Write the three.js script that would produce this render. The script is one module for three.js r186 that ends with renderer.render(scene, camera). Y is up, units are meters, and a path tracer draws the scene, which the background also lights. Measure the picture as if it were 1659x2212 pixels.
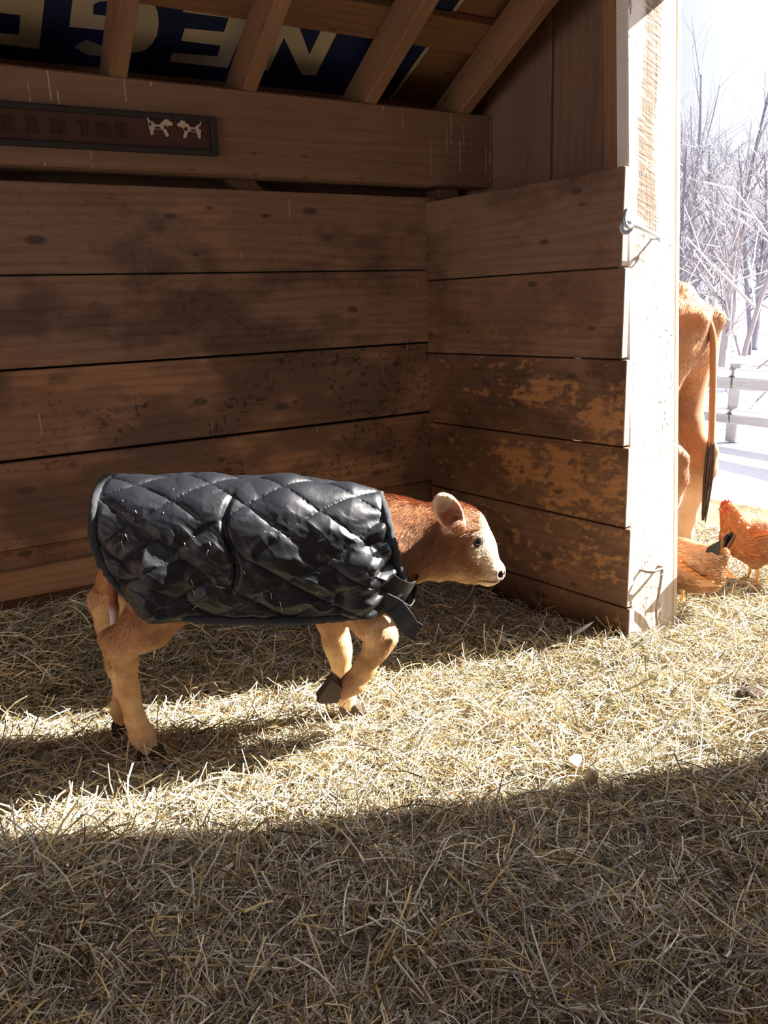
import * as THREE from 'three';
import { mergeGeometries } from 'three/addons/utils/BufferGeometryUtils.js';
import { TextGeometry } from 'three/addons/geometries/TextGeometry.js';
import { FontLoader } from 'three/addons/loaders/FontLoader.js';

// ------------------------------------------------------------ camera, sky, sun, exposure
const scene = new THREE.Scene();
const renderer = new THREE.WebGLRenderer({ antialias: true });
renderer.toneMapping = THREE.LinearToneMapping;
renderer.toneMappingExposure = 1.25;
renderer.shadowMap.enabled = true;
const camera = new THREE.PerspectiveCamera(65.49, 1659 / 2212, 0.05, 300);
camera.position.set(0, 1.2, 0);
camera.quaternion.set(-0.117397, -0.262302, -0.051303, 0.956443);

const SUN = new THREE.Vector3(0.759, 0.616, 0.213).normalize();   // towards the sun
{
  const W = 256, H = 128, d = new Float32Array(W * H * 4);
  for (let j = 0; j < H; j++) for (let i = 0; i < W; i++) {
    const el = ((j + 0.5) / H - 0.5) * Math.PI, az = ((i + 0.5) / W - 0.5) * 2 * Math.PI;
    const x = Math.cos(az) * Math.cos(el), z = Math.sin(az) * Math.cos(el), y = Math.sin(el);
    const k = Math.pow(1 - Math.max(0, y), 6), c = Math.max(0, x * SUN.x + y * SUN.y + z * SUN.z), gl = 4.6 * Math.pow(c, 3);
    const o = (j * W + i) * 4;
    d[o] = 0.05 + 1.4 * k + gl; d[o + 1] = 0.125 + 1.38 * k + gl * 0.97; d[o + 2] = 0.4 + 1.25 * k + gl * 0.93; d[o + 3] = 1;
  }
  const t = new THREE.DataTexture(d, W, H, THREE.RGBAFormat, THREE.FloatType);
  t.mapping = THREE.EquirectangularReflectionMapping; t.magFilter = THREE.LinearFilter; t.needsUpdate = true;
  scene.background = t; scene.environment = t;
  scene.backgroundIntensity = 0.6; scene.environmentIntensity = 0.6;
}
const sun = new THREE.DirectionalLight(new THREE.Color(1.0, 0.945, 0.87), 27);
sun.target.position.set(1, 0, -2); sun.position.copy(SUN).multiplyScalar(20).add(sun.target.position);
sun.castShadow = true; sun.shadow.mapSize.set(4096, 4096); sun.shadow.radius = 1;
Object.assign(sun.shadow.camera, { left: -8, right: 8, top: 8, bottom: -8, near: 1, far: 60 });
scene.add(sun, sun.target);

// ------------------------------------------------------------ helpers
function rngOf(seed) { let a = seed | 0; return () => { a = (a + 0x6d2b79f5) | 0; let t = Math.imul(a ^ (a >>> 15), 1 | a); t = (t + Math.imul(t ^ (t >>> 7), 61 | t)) ^ t; return ((t ^ (t >>> 14)) >>> 0) / 4294967296; }; }
const rnd = rngOf(7);
const lerp = (a, b, t) => a + (b - a) * t, clamp = (x, a = 0, b = 1) => Math.min(b, Math.max(a, x));
const smooth = (a, b, x) => { const t = clamp((x - a) / (b - a)); return t * t * (3 - 2 * t); };
function hash(x, y, z) { let h = Math.imul(x, 374761393) ^ Math.imul(y, 668265263) ^ Math.imul(z, 2147483647 - 61); h = Math.imul(h ^ (h >>> 13), 1274126177); return ((h ^ (h >>> 16)) >>> 0) / 4294967296; }
function noise(x, y, s = 0) {
  const ix = Math.floor(x), iy = Math.floor(y); let fx = x - ix, fy = y - iy; fx = fx * fx * (3 - 2 * fx); fy = fy * fy * (3 - 2 * fy);
  return lerp(lerp(hash(ix, iy, s), hash(ix + 1, iy, s), fx), lerp(hash(ix, iy + 1, s), hash(ix + 1, iy + 1, s), fx), fy);
}
function fbm(x, y, s = 0, n = 4) { let a = 0.5, r = 0, t = 0; for (let i = 0; i < n; i++) { r += a * noise(x, y, s + i * 17); t += a; x = x * 2.03 + 3.1; y = y * 2.03 + 1.7; a *= 0.5; } return r / t; }
function curve(pts, x) { if (x <= pts[0][0]) return pts[0][1]; for (let i = 1; i < pts.length; i++) if (x <= pts[i][0]) { const t = (x - pts[i - 1][0]) / (pts[i][0] - pts[i - 1][0]); return lerp(pts[i - 1][1], pts[i][1], t * t * (3 - 2 * t) * 0.4 + t * 0.6); } return pts[pts.length - 1][1]; }
const used = new Map();
function numbered(n) { const k = used.get(n) ?? 0; used.set(n, k + 1); return k ? n + '_' + String(k).padStart(3, '0') : n; }
function shade(o) { o.castShadow = true; o.receiveShadow = true; return o; }
function tag(o, label, category, group, kind) { o.userData.label = label; o.userData.category = category; if (group) o.userData.group = group; if (kind) o.userData.kind = kind; return o; }
function thing(name, label, category, pos = [0, 0, 0], turn = 0, group) { const o = new THREE.Group(); o.name = numbered(name); o.position.set(...pos); o.rotation.y = turn; scene.add(o); return tag(o, label, category, group); }
function structure(name, label, category, pos) { const o = thing(name, label, category, pos); o.userData.kind = 'structure'; return o; }
function part(name, geo, mat, parent) { const m = shade(new THREE.Mesh(geo, mat)); m.name = name; parent.add(m); return m; }
const V = (x, y, z) => new THREE.Vector3(x, y, z);
const C3 = (r, g, b) => new THREE.Color().setRGB(r, g, b);
const mat = (r, g, b, o = {}) => new THREE.MeshStandardMaterial({ color: C3(r, g, b), roughness: 0.85, ...o });

function pixelTexture(W, H, fn, { srgb = false, wrap = THREE.RepeatWrapping } = {}) {
  const d = new Uint8Array(W * H * 4), c = [0, 0, 0];
  const enc = (v) => { v = clamp(v); return Math.round(255 * (srgb ? (v <= 0.0031308 ? v * 12.92 : 1.055 * Math.pow(v, 1 / 2.4) - 0.055) : v)); };
  for (let j = 0; j < H; j++) for (let i = 0; i < W; i++) { fn((i + 0.5) / W, (j + 0.5) / H, c, i, j); const o = (j * W + i) * 4; d[o] = enc(c[0]); d[o + 1] = enc(c[1]); d[o + 2] = enc(c[2]); d[o + 3] = 255; }
  const t = new THREE.DataTexture(d, W, H); t.wrapS = t.wrapT = wrap; t.magFilter = THREE.LinearFilter; t.minFilter = THREE.LinearMipmapLinearFilter; t.generateMipmaps = true;
  if (srgb) t.colorSpace = THREE.SRGBColorSpace; t.needsUpdate = true; return t;
}

// a box with chamfered edges (44 triangles); uv from a function of position and normal, in metres by default (u along the grain)
function plank(sx, sy, sz, b = 0.004, uvf, grain = 'x', off = [0, 0]) {
  const P = [], s = [sx / 2, sy / 2, sz / 2], pos = [], tri = (a, c, d) => pos.push(...a, ...c, ...d);
  const c = (x, y, z, ax) => { const p = [x * s[0], y * s[1], z * s[2]], q = [x, y, z]; for (let i = 0; i < 3; i++) if (i !== ax) p[i] -= q[i] * b; return p; };
  const quad = (a, e, f, g) => { tri(a, e, f); tri(a, f, g); };
  for (let ax = 0; ax < 3; ax++) for (const k of [-1, 1]) {
    const u = (ax + 1) % 3, v = (ax + 2) % 3, m = (i, j) => { const q = []; q[ax] = k; q[u] = i; q[v] = j; return c(...q, ax); };
    k > 0 ? quad(m(-1, -1), m(1, -1), m(1, 1), m(-1, 1)) : quad(m(-1, -1), m(-1, 1), m(1, 1), m(1, -1));
  }
  for (let ax = 0; ax < 3; ax++) for (const i of [-1, 1]) for (const j of [-1, 1]) {
    const u = (ax + 1) % 3, v = (ax + 2) % 3, m = (e, face) => { const q = []; q[ax] = e; q[u] = i; q[v] = j; return c(...q, face); };
    i * j > 0 ? quad(m(-1, u), m(1, u), m(1, v), m(-1, v)) : quad(m(1, u), m(-1, u), m(-1, v), m(1, v));
  }
  for (const x of [-1, 1]) for (const y of [-1, 1]) for (const z of [-1, 1]) x * y * z > 0 ? tri(c(x, y, z, 0), c(x, y, z, 1), c(x, y, z, 2)) : tri(c(x, y, z, 0), c(x, y, z, 2), c(x, y, z, 1));
  const g = new THREE.BufferGeometry(); g.setAttribute('position', new THREE.Float32BufferAttribute(pos, 3)); g.computeVertexNormals();
  setUV(g, uvf ?? ((p, n) => { const a = grain === 'x' ? [p.x, Math.abs(n.y) > 0.6 ? p.z : p.y] : grain === 'y' ? [p.y, Math.abs(n.x) > 0.6 ? p.z : p.x] : [p.z, Math.abs(n.y) > 0.6 ? p.x : p.y]; return [a[0] + off[0], a[1] + off[1]]; }));
  return g;
}
function setUV(g, f) {
  const p = g.attributes.position, n = g.attributes.normal, uv = new Float32Array(p.count * 2), a = V(), b = V();
  for (let i = 0; i < p.count; i++) { a.fromBufferAttribute(p, i); b.fromBufferAttribute(n, i); const r = f(a, b); uv[2 * i] = r[0]; uv[2 * i + 1] = r[1]; }
  g.setAttribute('uv', new THREE.BufferAttribute(uv, 2));
}
function warpGeo(g, f) { const p = g.attributes.position, a = V(); for (let i = 0; i < p.count; i++) { a.fromBufferAttribute(p, i); f(a); p.setXYZ(i, a.x, a.y, a.z); } g.computeVertexNormals(); return g; }
function tube(points, r, seg = 6, closed = false, n) { const c = new THREE.CatmullRomCurve3(points.map((p) => Array.isArray(p) ? V(...p) : p), closed, 'centripetal'); return new THREE.TubeGeometry(c, n ?? points.length * 4, r, seg, closed); }

// signed distance fields meshed by surface nets
const cap = (a, b) => ({ ax: a[0], ay: a[1], az: a[2], ar: a[3], bx: b[0], by: b[1], bz: b[2], br: b[3] });
const chain = (pts) => pts.slice(1).map((p, i) => cap(pts[i], p));
function dCap(c, x, y, z, fz = 1) {
  const bx = c.bx - c.ax, by = c.by - c.ay, bz = (c.bz - c.az), px = x - c.ax, py = y - c.ay, pz = z - c.az;
  const L = bx * bx + by * by + bz * bz, t = L > 0 ? clamp((px * bx + py * by + pz * bz) / L) : 0;
  const dx = px - bx * t, dy = py - by * t, dz = (pz - bz * t) * fz;
  return Math.sqrt(dx * dx + dy * dy + dz * dz) - (c.ar + (c.br - c.ar) * t);
}
const smin = (a, b, k) => { const h = Math.max(k - Math.abs(a - b), 0) / k; return Math.min(a, b) - h * h * k * 0.25; };
const smax = (a, b, k) => -smin(-a, -b, k);
function nets(sdf, lo, hi, cell, color, keep) {
  const nx = Math.ceil((hi[0] - lo[0]) / cell) + 1, ny = Math.ceil((hi[1] - lo[1]) / cell) + 1, nz = Math.ceil((hi[2] - lo[2]) / cell) + 1;
  const F = new Float32Array(nx * ny * nz), id = (i, j, k) => i + nx * (j + ny * k);
  for (let k = 0; k < nz; k++) for (let j = 0; j < ny; j++) for (let i = 0; i < nx; i++) F[id(i, j, k)] = sdf(lo[0] + i * cell, lo[1] + j * cell, lo[2] + k * cell);
  const vid = new Int32Array(nx * ny * nz).fill(-1), pos = [], nor = [], col = [], c = [0, 0, 0], e = cell * 0.35;
  for (let k = 0; k < nz - 1; k++) for (let j = 0; j < ny - 1; j++) for (let i = 0; i < nx - 1; i++) {
    const f = []; let m = 0;
    for (let q = 0; q < 8; q++) { f[q] = F[id(i + (q & 1), j + ((q >> 1) & 1), k + (q >> 2))]; if (f[q] < 0) m |= 1 << q; }
    if (m === 0 || m === 255) continue;
    let x = 0, y = 0, z = 0, n = 0;
    for (let q = 0; q < 8; q++) for (const b of [1, 2, 4]) if (!(q & b)) {
      const r = q | b, A = f[q], B = f[r]; if ((A < 0) === (B < 0)) continue;
      const t = A / (A - B); x += (q & 1) + (b === 1 ? t : 0); y += ((q >> 1) & 1) + (b === 2 ? t : 0); z += (q >> 2) + (b === 4 ? t : 0); n++;
    }
    x = lo[0] + (i + x / n) * cell; y = lo[1] + (j + y / n) * cell; z = lo[2] + (k + z / n) * cell;
    let gx = sdf(x + e, y, z) - sdf(x - e, y, z), gy = sdf(x, y + e, z) - sdf(x, y - e, z), gz = sdf(x, y, z + e) - sdf(x, y, z - e); const l = Math.hypot(gx, gy, gz) || 1;
    const d = sdf(x, y, z) * 0.8; gx /= l; gy /= l; gz /= l; x -= gx * d; y -= gy * d; z -= gz * d;
    vid[id(i, j, k)] = pos.length / 3; pos.push(x, y, z); nor.push(gx, gy, gz); color(x, y, z, c, gx, gy, gz); col.push(c[0], c[1], c[2]);
  }
  const idx = [], quad = (a, b, cc, d, flip) => { if (a < 0 || b < 0 || cc < 0 || d < 0) return; if (keep && !(keep(pos[3 * a], pos[3 * a + 1], pos[3 * a + 2]))) return; flip ? idx.push(a, cc, b, a, d, cc) : idx.push(a, b, cc, a, cc, d); };
  for (let k = 1; k < nz - 1; k++) for (let j = 1; j < ny - 1; j++) for (let i = 1; i < nx - 1; i++) {
    const s = F[id(i, j, k)] < 0;
    if (s !== F[id(i + 1, j, k)] < 0) quad(vid[id(i, j - 1, k - 1)], vid[id(i, j, k - 1)], vid[id(i, j, k)], vid[id(i, j - 1, k)], !s);
    if (s !== F[id(i, j + 1, k)] < 0) quad(vid[id(i - 1, j, k - 1)], vid[id(i - 1, j, k)], vid[id(i, j, k)], vid[id(i, j, k - 1)], !s);
    if (s !== F[id(i, j, k + 1)] < 0) quad(vid[id(i - 1, j - 1, k)], vid[id(i, j - 1, k)], vid[id(i, j, k)], vid[id(i - 1, j, k)], !s);
  }
  const g = new THREE.BufferGeometry();
  g.setAttribute('position', new THREE.Float32BufferAttribute(pos, 3)); g.setAttribute('normal', new THREE.Float32BufferAttribute(nor, 3)); g.setAttribute('color', new THREE.Float32BufferAttribute(col, 3)); g.setIndex(idx);
  return g;
}
// short hairs rooted on a mesh: instances of one thin three-sided spike
const hairGeo = (() => { const p = [], r = 1, q = [0, 1, 2].map((k) => [Math.cos(k * 2.094) * r, 0, Math.sin(k * 2.094) * r]); const mid = q.map((a) => [a[0] * 0.75 + 0.0, 0.55, a[2] * 0.75]); const tip = [0.0, 1, 0.6]; for (let k = 0; k < 3; k++) { const a = q[k], b = q[(k + 1) % 3], c = mid[k], d = mid[(k + 1) % 3]; p.push(...a, ...c, ...b, ...b, ...c, ...d, ...c, ...tip, ...d); } const g = new THREE.BufferGeometry(); g.setAttribute('position', new THREE.Float32BufferAttribute(p, 3)); g.computeVertexNormals(); return g; })();
function coat(geo, count, seed, { flow, len, wid, lift, keep, vary = 0.3, material, parent, name, label }) {
  const R = rngOf(seed), P = geo.attributes.position, N = geo.attributes.normal, K = geo.attributes.color, I = geo.index, T = I.count / 3, acc = new Float32Array(T), a = V(), b = V(), c = V();
  let sum = 0;
  for (let t = 0; t < T; t++) { a.fromBufferAttribute(P, I.getX(3 * t)); b.fromBufferAttribute(P, I.getX(3 * t + 1)); c.fromBufferAttribute(P, I.getX(3 * t + 2)); const w = keep ? keep((a.x + b.x + c.x) / 3, (a.y + b.y + c.y) / 3, (a.z + b.z + c.z) / 3) : 1; sum += w * b.clone().sub(a).cross(c.clone().sub(a)).length(); acc[t] = sum; }
  const m = new THREE.InstancedMesh(hairGeo, material, count), M = new THREE.Matrix4(), n = V(), f = V(), s = V(), col = new THREE.Color(), x = V(), z = V();
  for (let h = 0; h < count; h++) {
    const q = R() * sum; let lo = 0, hi = T - 1; while (lo < hi) { const mid = (lo + hi) >> 1; acc[mid] < q ? lo = mid + 1 : hi = mid; }
    const i0 = I.getX(3 * lo), i1 = I.getX(3 * lo + 1), i2 = I.getX(3 * lo + 2); let u = R(), v = R(); if (u + v > 1) { u = 1 - u; v = 1 - v; } const w = 1 - u - v;
    const mix = (A, o) => o.set(A.getX(i0) * w + A.getX(i1) * u + A.getX(i2) * v, A.getY(i0) * w + A.getY(i1) * u + A.getY(i2) * v, A.getZ(i0) * w + A.getZ(i1) * u + A.getZ(i2) * v);
    mix(P, s); mix(N, n).normalize(); mix(K, a); f.set(...flow(s.x, s.y, s.z));
    f.x += (R() - 0.5) * 0.5; f.y += (R() - 0.5) * 0.5; f.z += (R() - 0.5) * 0.5; f.addScaledVector(n, -f.dot(n)).normalize().addScaledVector(n, lift * (0.6 + R() * 0.8)).normalize();
    x.crossVectors(f, n).normalize(); z.crossVectors(x, f);
    const L = (typeof len === 'function' ? len(s.x, s.y, s.z) : len) * (0.6 + 0.7 * R()), Wd = wid * (0.7 + 0.6 * R());
    M.makeBasis(x.multiplyScalar(Wd), f.multiplyScalar(L), z.multiplyScalar(Wd)); M.setPosition(s.addScaledVector(n, -0.0006)); m.setMatrixAt(h, M);
    const k = 1 + (R() - 0.5) * 2 * vary; col.setRGB(Math.min(1, a.x * k), Math.min(1, a.y * k), Math.min(1, a.z * k)); m.setColorAt(h, col);
  }
  m.name = name; m.userData.kind = 'stuff'; if (label) m.userData.label = label; shade(m); parent.add(m); return m;
}

// ------------------------------------------------------------ wood
const BR = { dark: [0.042, 0.023, 0.013], brown: [0.23, 0.107, 0.052], grey: [0.23, 0.137, 0.087], tan: [0.4, 0.2, 0.085] };
const mix3 = (a, b, t, o) => { o[0] = lerp(a[0], b[0], t); o[1] = lerp(a[1], b[1], t); o[2] = lerp(a[2], b[2], t); return o; };
function knotsFor(seed, n, u0, u1, v0, v1) { const R = rngOf(seed), k = []; for (let i = 0; i < n; i++) k.push([lerp(u0, u1, R()), lerp(v0, v1, R()), 0.006 + R() * R() * 0.014]); return k; }
// grain value 0..1 (1 is late wood), knots darken
function grainAt(u, v, s, knots, out) {
  let vv = v, kn = 0;
  for (const [ku, kv, r] of knots) { const du = (u - ku) / 2.2, dv = v - kv, d = Math.hypot(du, dv); if (d < r * 7) { const e = Math.exp(-d * d / (r * r * 6)); vv += Math.sign(dv || 1) * e * r * 1.3; if (d < r * 1.2) kn = Math.max(kn, 1 - smooth(r * 0.65, r * 1.15, d) * 0.9); } }
  const w = fbm(u * 0.9, vv * 6, s, 3) * 0.09 + fbm(u * 5, vv * 14, s + 40, 2) * 0.006, q = (vv + w) * 60;
  const ring = Math.pow(0.5 + 0.5 * Math.sin(q * 6.283 * 0.5 + 2 * fbm(u * 2, vv * 20, s + 3, 2)), 2.2), fine = fbm(u * 9, v * 420, s + 9, 3);
  out[0] = 0.3 * ring * fbm(u * 1.5, vv * 11, s + 77, 2) * 1.8 + 0.75 * (fine - 0.3); out[1] = kn; return out;
}
const go = [0, 0];
// back wall boards: one painted-by-time map for the whole wall, uv in wall metres
const BACK = [[1.336, 1.615], [1.0445, 1.331], [0.752, 1.037], [0.448, 0.742], [0.02, 0.44]];
const BX0 = -0.65, BX1 = 1.95, BY1 = 1.65;
const backKnots = BACK.map((b, i) => knotsFor(40 + i, 7, BX0, BX1, b[0] + 0.02, b[1] - 0.02));
backKnots[2].push([1.23, 0.835, 0.016], [1.19, 0.905, 0.009]); backKnots[0].push([1.22, 1.53, 0.008], [1.4, 1.55, 0.014]);
const splat = (list, u, y) => { let m = 0; for (const [a, b, ra, rb, k] of list) { const d = Math.hypot((u - a) / ra, (y - b) / rb); m = Math.max(m, k * (1 - smooth(0.1, 1.25, d))); } return m; };
const rt = rngOf(91); const streakB = []; for (let i = 0; i < 12; i++) streakB.push([lerp(0.3, 1.9, rt()), lerp(0.5, 1.6, rt()), 0.02 + rt() * 0.06, rt()]);
const heightB = new Float32Array(2048 * 1280);
const mapB = pixelTexture(2048, 1280, (a, b, c, i, j) => {
  const x = lerp(BX0, BX1, a), y = b * BY1; let k = BACK.findIndex((q) => y >= q[0] - 0.005 && y <= q[1] + 0.005); if (k < 0) k = 0;
  grainAt(x, y, 100 + k * 7, backKnots[k], go);
  const low = [0.08, 0.2, 0.62, 0.85, 0.8][k], cloud = fbm(x * 3, y * 4, 5), cloud2 = fbm(x * 9, y * 12, 23);
  mix3(BR.grey, BR.brown, clamp(low + (cloud - 0.5) * 1.1), c);
  const wornB = smooth(0.5, 0.66, fbm(x * 4 + 2, y * 11, 71) * 0.75 + low * 0.2 + (cloud2 - 0.5) * 0.25);
  mix3(c, BR.tan, wornB * 0.5, c);
  const dirt = smooth(0.53, 0.7, fbm(x * 2.6, y * 5, 61) * 0.8 + cloud2 * 0.25 + 0.06 * (k > 1)) * 0.65, speck = smooth(0.62, 0.72, fbm(x * 60, y * 70, 19, 3)) * smooth(0.45, 0.6, fbm(x * 5, y * 7, 33)) * (k >= 2 ? 0.5 : 0.2);
  mix3(c, BR.dark, clamp(dirt + speck), c);
  const g = clamp(go[0]) * 0.5; c[0] *= 1 - g; c[1] *= 1 - g * 1.05; c[2] *= 1 - g * 1.1;
  if (go[1] > 0) mix3(c, BR.dark, go[1] * 0.8, c);
  for (const [sx, sy, sl, sk] of streakB) if (Math.abs(x - sx) < 0.0016 + 0.0012 * noise(y * 80, sx * 50) && y < sy && y > sy - sl) mix3(c, [0.45, 0.38, 0.3], 0.4 * sk + 0.15, c);
  heightB[j * 2048 + i] = 0.6 - g * 0.5 - go[1] * 0.3 + (cloud2 - 0.5) * 0.3;
}, { srgb: true, wrap: THREE.MirroredRepeatWrapping });
const bumpB = pixelTexture(2048, 1280, (a, b, c, i, j) => { c[0] = c[1] = c[2] = heightB[j * 2048 + i]; }, { wrap: THREE.MirroredRepeatWrapping });
const backMat = new THREE.MeshStandardMaterial({ map: mapB, bumpMap: bumpB, bumpScale: 0.0025, roughness: 0.78 });
// right wall boards
const RIGHT = [[1.293, 1.595], [0.999, 1.288], [0.706, 0.994], [0.4235, 0.701], [0.134, 0.4185], [-0.06, 0.129]];
const rightKnots = RIGHT.map((b, i) => knotsFor(80 + i, 4, 0, 1, b[0] + 0.02, b[1] - 0.02));
const bareR = [[0.6, 0.85, 0.16, 0.05, 0.85], [0.9, 0.79, 0.14, 0.12, 1], [0.5, 0.6, 0.14, 0.12, 1], [0.72, 0.56, 0.2, 0.16, 0.9], [0.95, 0.54, 0.12, 0.14, 0.8], [0.78, 0.28, 0.3, 0.13, 0.45], [0.62, 0.9, 0.1, 0.04, 0.6], [0.75, 0.88, 0.08, 0.06, 0.6], [0.3, 0.86, 0.12, 0.04, 0.35], [0.18, 0.62, 0.1, 0.07, 0.3], [0.3, 1.08, 0.12, 0.04, 0.25], [0.62, 1.09, 0.1, 0.06, 0.25]];
const grimeR = [[0.78, 0.74, 0.2, 0.05, 1], [0.64, 0.77, 0.12, 0.05, 0.9], [0.8, 0.94, 0.2, 0.05, 0.8], [0.42, 0.76, 0.14, 0.04, 0.6], [0.62, 0.5, 0.06, 0.05, 0.9], [0.4, 0.5, 0.1, 0.1, 0.6], [0.85, 0.62, 0.08, 0.05, 0.8], [0.55, 1.42, 0.06, 0.13, 0.6], [0.45, 1.45, 0.08, 0.06, 0.4], [0.2, 0.3, 0.2, 0.13, 0.5], [0.96, 1.5, 0.05, 0.06, 0.5]];
const heightR = new Float32Array(1024 * 1700);
const mapR = pixelTexture(1024, 1700, (a, b, c, i, j) => {
  const x = a * 1.04, y = -0.06 + b * 1.7; let k = RIGHT.findIndex((q) => y >= q[0] - 0.004 && y <= q[1] + 0.004); if (k < 0) k = 0;
  grainAt(x, y, 300 + k * 7, rightKnots[k], go);
  const low = [0.15, 0.5, 0.8, 0.9, 0.75, 0.7][k], cloud = fbm(x * 4, y * 5, 7), n1 = fbm(x * 14, y * 22, 29), tear = fbm(x * 30 + y * 14, y * 60 - x * 20, 47, 3), fleck = fbm(x * 70, y * 70, 55, 3);
  mix3(BR.grey, BR.brown, clamp(low + (cloud - 0.5)), c);
  mix3(c, BR.dark, clamp((k >= 2 ? 0.5 : 0.2) + (cloud - 0.5) * 1.4 + (n1 - 0.5) * 0.8, 0, 0.75), c);
  const bare = smooth(0.18, 0.88, splat(bareR, x, y) * 0.88 + (n1 - 0.5) * 1.2 + (tear - 0.5) * 1.3 + (fleck - 0.5) * 0.9 + (fbm(x * 12, y * 90, 59, 3) - 0.5) * 0.6);
  mix3(c, [0.42, 0.195, 0.07], bare * (k >= 2 ? 0.9 : 0.35), c);
  const grime = smooth(0.45, 0.62, splat(grimeR, x, y) * 0.62 + (n1 - 0.5) * 0.8 + (tear - 0.5) * 0.7 + (fleck - 0.5) * 0.3);
  mix3(c, BR.dark, grime * 0.6, c);
  const g = clamp(go[0]) * 0.42; c[0] *= 1 - g; c[1] *= 1 - g; c[2] *= 1 - g;
  if (go[1] > 0) mix3(c, BR.dark, go[1] * 0.8, c);
  heightR[j * 1024 + i] = 0.55 - g * 0.5 + bare * 0.12 - grime * 0.1 + (n1 - 0.5) * 0.3 + (tear - 0.5) * 0.2;
}, { srgb: true, wrap: THREE.MirroredRepeatWrapping });
const bumpR = pixelTexture(1024, 1700, (a, b, c, i, j) => { c[0] = c[1] = c[2] = heightR[j * 1024 + i]; }, { wrap: THREE.MirroredRepeatWrapping });
const rightMat = new THREE.MeshStandardMaterial({ map: mapR, bumpMap: bumpR, bumpScale: 0.003, roughness: 0.72 });
// general timber: 1 m by 0.5 m of grain along u
function timber(seed, light, dark, knots = 5, W = 1024, H = 512, extra) {
  const ks = knotsFor(seed, knots, 0.05, 0.95, 0.03, 0.47), hh = new Float32Array(W * H);
  const m = pixelTexture(W, H, (a, b, c, i, j) => { const u = a, v = b * 0.5; grainAt(u, v, seed, ks, go); const cl = fbm(u * 5, v * 9, seed + 5); mix3(light, dark, clamp(go[0] * 0.75 + (cl - 0.5) * 0.7 + go[1] * 0.7), c); if (extra) extra(u, v, c); hh[j * W + i] = 0.7 - clamp(go[0]) * 0.55 - go[1] * 0.3 + (fbm(u * 30, v * 60, seed + 8, 3) - 0.5) * 0.3; }, { srgb: true, wrap: THREE.MirroredRepeatWrapping });
  const bm = pixelTexture(W, H, (a, b, c, i, j) => { c[0] = c[1] = c[2] = hh[j * W + i]; }, { wrap: THREE.MirroredRepeatWrapping });
  for (const t of [m, bm]) t.repeat.set(1, 2);
  return new THREE.MeshStandardMaterial({ map: m, bumpMap: bm, bumpScale: 0.0025, roughness: 0.8 });
}
const st2 = rngOf(12), drips = []; for (let i = 0; i < 15; i++) drips.push([st2(), 0.2 + st2() * 0.28, 0.03 + st2() * 0.14, st2()]);
const beamMat = timber(210, [0.22, 0.122, 0.074], [0.105, 0.056, 0.034], 3, 1024, 512, (u, v, c) => { for (const [du, dv, dl, k] of drips) if (Math.abs(u - du) < 0.0012 + 0.0014 * noise(v * 90, du * 70) && v < dv && v > dv - dl && noise(v * 60, du * 99) > 0.25) mix3(c, [0.6, 0.48, 0.36], 0.3 + 0.5 * k, c); });
const rafterMat = timber(220, [0.26, 0.13, 0.062], [0.12, 0.058, 0.028], 5);
const sidingMat = timber(230, [0.22, 0.122, 0.074], [0.105, 0.056, 0.034], 3);
const postMat = timber(240, [0.62, 0.51, 0.4], [0.36, 0.25, 0.16], 4);
const postH = new Float32Array(384 * 2048), postMap = pixelTexture(384, 2048, (a, b, c, i, j) => {   // bleached saw marks with brown weathering in the upper half and grey feet
  const x = a * 0.23, y = b * 2.34 - 0.07; grainAt(y, x, 640, [[0.66, 0.15, 0.008], [1.12, 0.09, 0.007], [1.5, 0.1, 0.012], [1.24, 0.12, 0.005]], go);
  const saw = fbm(y * 160 + x * 60, x * 30, 81, 2), edge = fbm(y * 3, x * 9, 83, 4), fl = fbm(y * 50, x * 120, 87, 3);
  mix3([0.74, 0.68, 0.6], [0.62, 0.55, 0.46], clamp(go[0] * 0.8 + (saw - 0.5) * 0.6), c);
  const band = smooth(1.2, 1.5, y + (edge - 0.5) * 0.5) * smooth(0.02, 0.05, x + (edge - 0.5) * 0.08 + (y > 1.75 ? -0.03 : 0)) * smooth(0.17, 0.12, x + (edge - 0.5) * 0.09);
  mix3(c, [0.17, 0.1, 0.055], clamp(band * (0.75 + (saw - 0.4) * 0.9 + go[0] * 0.5), 0, 0.95), c);
  const foot = smooth(0.42, 0.1, y + (edge - 0.5) * 0.4) * 0.65; mix3(c, [0.34, 0.25, 0.19], clamp(foot * (0.6 + go[0])), c);
  const nick = smooth(0.7, 0.76, fl) * smooth(0.5, 0.6, fbm(y * 4, x * 12, 90, 2)); mix3(c, [0.1, 0.07, 0.05], nick * 0.8, c); if (go[1] > 0) mix3(c, [0.16, 0.09, 0.05], go[1] * 0.7, c);
  postH[j * 384 + i] = 0.6 - clamp(go[0]) * 0.4 + (saw - 0.5) * 0.5 - nick * 0.5;
}, { srgb: true, wrap: THREE.ClampToEdgeWrapping });
const postFace = new THREE.MeshStandardMaterial({ map: postMap, bumpMap: pixelTexture(384, 2048, (a, b, c, i, j) => { c[0] = c[1] = c[2] = postH[j * 384 + i]; }, { wrap: THREE.ClampToEdgeWrapping }), bumpScale: 0.0025, roughness: 0.8 });
const endMat = timber(250, [0.5, 0.43, 0.36], [0.3, 0.23, 0.17], 2, 512, 256);

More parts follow.
